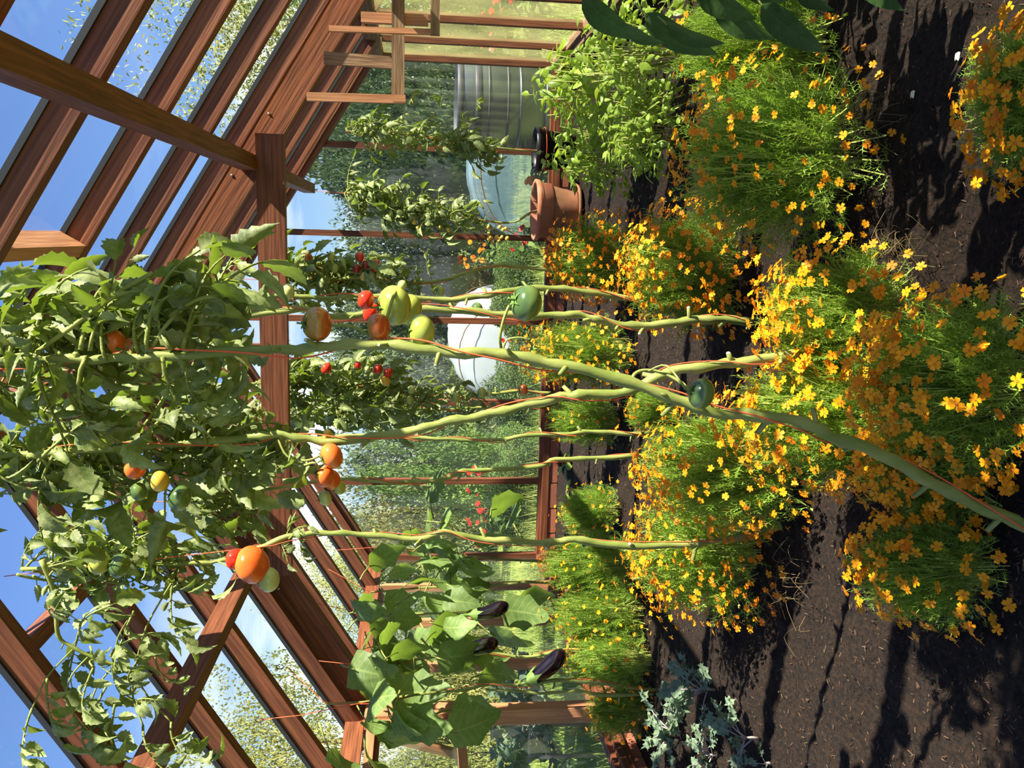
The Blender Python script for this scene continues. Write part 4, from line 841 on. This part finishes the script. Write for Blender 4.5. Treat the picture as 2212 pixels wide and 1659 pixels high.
def tunnel(name, label, cat, px, py, Y, wpx, xtop, ln, m, seed):
    c = at(px, py, Y); c.z = hz_(c.x, c.y); r = wpx*Y/FPX/2; h = at(xtop, py, Y).z-c.z; mb = MB(); n, k = 22, 26; vs = []
    for j in range(k+1):
        s = j/k; sag = .93+.07*abs(math.cos(s*PI*3)); end = math.sqrt(max(.02, 1-abs(2*s-1)**6))
        for i in range(n+1):
            a = PI*i/n; f = 1+.05*noise.noise((i*.7, j*.5, seed)); vs.append((c.x+r*math.cos(a)*f*(.8+.2*end)+.15*(s-.5), c.y+(s-.1)*ln, c.z+h*math.sin(a)**.7*sag*end*f))
    mb.add(vs, [(j*(n+1)+i, j*(n+1)+i+1, (j+1)*(n+1)+i+1, (j+1)*(n+1)+i) for j in range(k) for i in range(n)])
    t = thing(name, label, cat, c); put('cover', mb.mesh('cover', m), t)
    for s in (.03, .35, .67, .97):
        mb2 = MB(); mb2.tube([(c.x+r*.97*math.cos(a*PI/12)+.15*(s-.5), c.y+(s-.1)*ln, c.z+h*.9*max(0, math.sin(a*PI/12))**.7) for a in range(13)], .008, 5); put('hoop', mb2.mesh('hoop', M['wood_old']), t)
tunnel('net_tunnel', 'blue mesh net draped over a vegetable bed outside', 'crop cover', 1150, 350, 9.3, 300, 1020, 2.2, M['net'], 1)
tunnel('fleece_tunnel', 'white fleece tunnel on the lawn outside', 'crop cover', 1100, 755, 11.0, 230, 975, 2.5, M['fleece'], 4)

def crown_mesh(seed, n, size, m, blobs, tall=1.0):
    rs = random.Random(seed); mb = MB(); B = []
    for k in range(blobs):
        a = rs.uniform(0, 2*PI); R = rs.random()**.5*.75; B.append((V((math.cos(a)*R, math.sin(a)*R, rs.uniform(.12, .82)*tall)), rs.uniform(.22, .42)))
    for k in range(n):
        c, r = rs.choice(B); d = V((rs.gauss(0, 1), rs.gauss(0, 1), rs.gauss(0, 1))).normalized(); p = c+d*r*rs.uniform(.75, 1.05)
        if p.z < .01: p.z = .01
        a = V((rs.gauss(0, 1), rs.gauss(0, 1), rs.gauss(0, 1))).normalized(); b = a.orthogonal().normalized(); s = size*rs.uniform(.6, 1.3); e = a*s; g = b*s*.42; u = a.cross(b)*s*.18
        mb.add([p-e, p-g*1.0+u, p+e, p+g+u], [(0, 1, 2), (0, 2, 3)])
    return mb.mesh('crown', m, False)
CR = {k: [crown_mesh(s+7*i, 15000, .026, M[k], 18) for s in (1, 2)] for i, k in enumerate(('fol_dark', 'fol_mid', 'fol_yel'))}
TALL = [crown_mesh(31, 18000, .016, M['fol_yel'], 22, 1.1), crown_mesh(32, 18000, .016, M['fol_mid'], 22, 1.1)]
def shrub(name, label, cat, px, Y, wpx, xtop, kind, k=0, deep=1.0, group=None, trunk=0.3, base=None):
    c = at(903, px, Y); c.z = hz_(c.x, c.y); r = wpx*Y/FPX/2; h = at(xtop, px, Y).z-c.z; t = thing(name, label, cat, c, group); zb = h*(base or 0.0)
    me = (TALL[k] if kind == 'tall' else CR[kind][k])
    put('crown', me, t, T(c+V((0, 0, zb))) @ Matrix.Diagonal((r*1.15, r*deep*1.15, (h-zb)*.92, 1)) @ Matrix.Rotation(rr(0, 6), 4, 'Z'))
    mb = MB(); mb.tube([c, c+V((.02*h, 0, h*.3)), c+V((0, 0, h*.65))], [.035*h*trunk+.02, .03*h*trunk+.015, .01], 7); put('trunk', mb.mesh('trunk', M['trunk']), t)
G1 = 'shrubs behind the back wall'
for (nm, lb, px, Y, wpx, xt, kd, k) in (
    ('garden_shrub', 'dark evergreen shrub behind the water tank', 215, 12.5, 330, 615, 'fol_dark', 0),
    ('garden_shrub', 'dark leafy shrub rising behind the potted tomatoes', 350, 14, 300, 640, 'fol_dark', 1),
    ('garden_shrub', 'grey-green shrub whose top meets the white cloud', 460, 15, 260, 700, 'fol_dark', 0),
    ('garden_shrub', 'dark shrub behind the cluster of red tomatoes', 590, 14.5, 300, 700, 'fol_dark', 1),
    ('garden_shrub', 'tall dark shrub behind the white fleece tunnel', 740, 16, 320, 690, 'fol_dark', 0),
    ('garden_shrub', 'dark shrub between the bushy tomato and the slender stems', 890, 14, 300, 670, 'fol_dark', 1),
    ('garden_shrub', 'mid green shrub seen behind the slender stems', 1000, 11.5, 200, 760, 'fol_mid', 0),
    ('garden_shrub', 'yellow-green shrub behind the corner aubergines', 1110, 13.5, 240, 700, 'fol_yel', 1),
    ('garden_shrub', 'dark shrub low behind the back sill between the stems', 1080, 9.3, 200, 1040, 'fol_dark', 0),
    ('garden_shrub', 'low light green planting in front of the fleece tunnel', 745, 9.3, 230, 1068, 'fol_mid', 0),
    ('garden_shrub', 'low light green planting behind the bare stem', 610, 9.6, 220, 1050, 'fol_mid', 1),
    ('garden_shrub', 'low dark planting between fleece tunnel and slender stems', 890, 9.6, 170, 1030, 'fol_dark', 1),
    ('garden_shrub', 'leafy low shrub close behind the back wall under the slender stems', 960, 8.8, 150, 1060, 'fol_mid', 1)):
    shrub(nm, lb, 'shrub', px, Y, wpx, xt, kd, k, group=G1)
shrub('garden_tree', 'tall yellow-green tree seen through the right roof panes', 'tree', 60, 17, 560, 330, 'tall', 0, trunk=.5, base=.3)
shrub('garden_tree', 'tree standing beyond the right wall', 'tree', -220, 14, 480, 480, 'tall', 1, trunk=.5, base=.2)
shrub('garden_tree', 'yellowing tree seen between the left rafters', 'tree', 1255, 18, 330, 615, 'tall', 0, trunk=.5, base=.25)
shrub('garden_tree', 'yellowing tree beyond the casement and left roof', 'tree', 1600, 16, 420, 390, 'tall', 0, trunk=.5, base=.25)
shrub('garden_shrub', 'green shrub beyond the left wall mullions', 'shrub', 1330, 13, 280, 780, 'fol_mid', 0, group='shrubs beyond the left wall')
shrub('garden_shrub', 'straw-coloured shrub beyond the aubergine leaves', 'shrub', 1470, 10.5, 260, 830, 'fol_yel', 1, group='shrubs beyond the left wall')
shrub('garden_shrub', 'light green shrub outside the casement', 'shrub', 1640, 9.5, 260, 800, 'fol_yel', 0, group='shrubs beyond the left wall')
shrub('garden_shrub', 'pale shrub outside the dusty right panes', 'shrub', 30, 12.5, 260, 840, 'fol_mid', 0, group='shrubs beyond the right wall')
shrub('garden_shrub', 'shrub farther along outside the right wall', 'shrub', -120, 10, 260, 800, 'fol_mid', 1, group='shrubs beyond the right wall')
# kale row outside the left wall
for i, (x, y, Y, lb) in enumerate(((1075, 1500, 6.2, 'big kale plant outside seen past the low aubergine'), (1090, 1570, 5.6, 'big kale plant outside the casement'), (1060, 1640, 5.2, 'big kale plant outside at the picture edge'))):
    c = at(x, y, Y); c.z = hz_(c.x, c.y); t = thing('kale_plant', lb, 'kale', c, 'kale row outside'); mb = MB(); mb.tube([c, c+V((0, 0, .35)), c+V((.02, 0, .6))], .015, 6); put('stem', mb.mesh('stem', M['kstem']), t)
    for k in range(16): place_leaf(KL[k % 4], t, c+V((0, 0, rr(.25, .6))), k*2.4, rr(-.2, .8), rr(-.3, .3), .42*rr(.8, 1.2))
# flowering plants outside
def blooms(label, px, x, Y, wpx, n, m, h0, group):
    c = at(x, px, Y); z0 = hz_(c.x, c.y); c.z = z0; t = thing('flowering_plant', label, 'flower', c, group); r = wpx*Y/FPX/2; mb = MB(); me = MB()
    for k in range(n):
        a = rr(0, 6.28); R = r*RND.random()**.5; p = c+V((math.cos(a)*R, math.sin(a)*R*.6, 0)); q_ = p+V((rr(-.05, .05), rr(-.05, .05), h0*rr(.6, 1.1))); mb.tube([p, q_], .004, 4, 0, False)
        for j in range(5): leaflet(mb, T(p+(q_-p)*rr(.2, .9)) @ E3(rr(-.4, .6), rr(-.5, .5), rr(0, 6)), .14, .03, nu=3, cols=(-1, 0, 1))
        s = .035*rr(.7, 1.2); put('bloom', BLM[m], t, T(q_) @ E3(rr(.3, 1.1), rr(-.4, .4), rr(-.5, .5)) @ Matrix.Diagonal((s, s, s, 1)))
    put('foliage', mb.mesh('foliage', M['fol_mid']), t)
def bloom_mesh(m):
    mb = MB()
    for ring, (n, l, z) in enumerate(((8, 1.0, 0), (6, .6, .2))):
        for i in range(n):
            an = 2*PI*i/n; c_, s_ = math.cos(an), math.sin(an); P = [(.05, -.08, z), (l*.7, -.3*l, z+.12), (l, 0, z+.1), (l*.7, .3*l, z+.12), (.05, .08, z)]
            mb.add([(x*c_-y*s_, x*s_+y*c_, q_) for x, y, q_ in P], [(0, 1, 2, 3, 4)])
    return mb.mesh('bloom', m)
BLM = {'red': bloom_mesh(M['red']), 'orange': bloom_mesh(M['petal_o'])}
gF = 'flowers in the garden outside'
blooms('red flowers outside just past the fleece tunnel', 705, 1060, 9.5, 90, 14, 'red', .35, gF); blooms('red flowers outside behind the tall corner aubergine', 1120, 1000, 9.0, 130, 12, 'red', .75, gF)
blooms('red flowers outside between the terracotta pot and the red tomatoes', 520, 1110, 8.6, 60, 7, 'red', .35, gF); blooms('orange flowers outside behind the red tomato clusters', 545, 985, 10.5, 60, 16, 'orange', .75, gF)
blooms('orange flowers outside behind the terracotta pot', 400, 1150, 8.2, 60, 12, 'orange', .3, gF); blooms('red flowers outside the dusty right panes', 30, 960, 8.4, 150, 18, 'red', .75, gF)
blooms('red flowers outside behind the shrubs of the slender stems', 1040, 980, 10, 60, 6, 'red', .7, gF)
# tall grass outside (nobody could count it)
mb = MB()
for k in range(26000):
    Y = 7.6+RND.random()**1.6*9; X = rr(-5.5, 4.5)
    if k % 3 == 0: X = XL-.15-RND.random()**1.5*4; Y = rr(2.5, 9)
    if k % 7 == 0: X = XR+.15+RND.random()**1.5*3; Y = rr(3, 9)
    z = hz_(X, Y); a = rr(0, 6.28); h = rr(.06, .20)*(1+.5*noise.noise((X*.6, Y*.6, 7))); w_ = .006
    mb.add([(X-w_*math.cos(a), Y-w_*math.sin(a), z), (X+w_*math.cos(a), Y+w_*math.sin(a), z), (X+rr(-.08, .08), Y+rr(-.08, .08), z+h)], [(0, 1, 2)])
M['grass'] = mat('grass_blades', (0.16, 0.24, 0.05), 0.7, col2=(0.32, 0.36, 0.10), scale=.8, trans=.25, tcol=(.35, .45, .08))
tag(put('grass', mb.mesh('grass', M['grass'], False)), 'rough grass outside the greenhouse', 'grass', None, 'stuff')
# two pale petals fallen on the path
for (x, y, lb) in ((2070, 112, 'pale fallen petal nearest the pepper plants'), (1973, 195, 'pale fallen petal in the middle of the shaded path')):
    mb = MB(); c = atZ(x, y, .012)
    leaflet(mb, T(c) @ E3(.4, .2, 1.2), .022, .007, nu=4); leaflet(mb, T(c) @ E3(.5, -.3, 1.9), .024, .007, nu=4); tag(put('fallen_petal', mb.mesh('fallen_petal', M['pale'])), lb, 'petal')
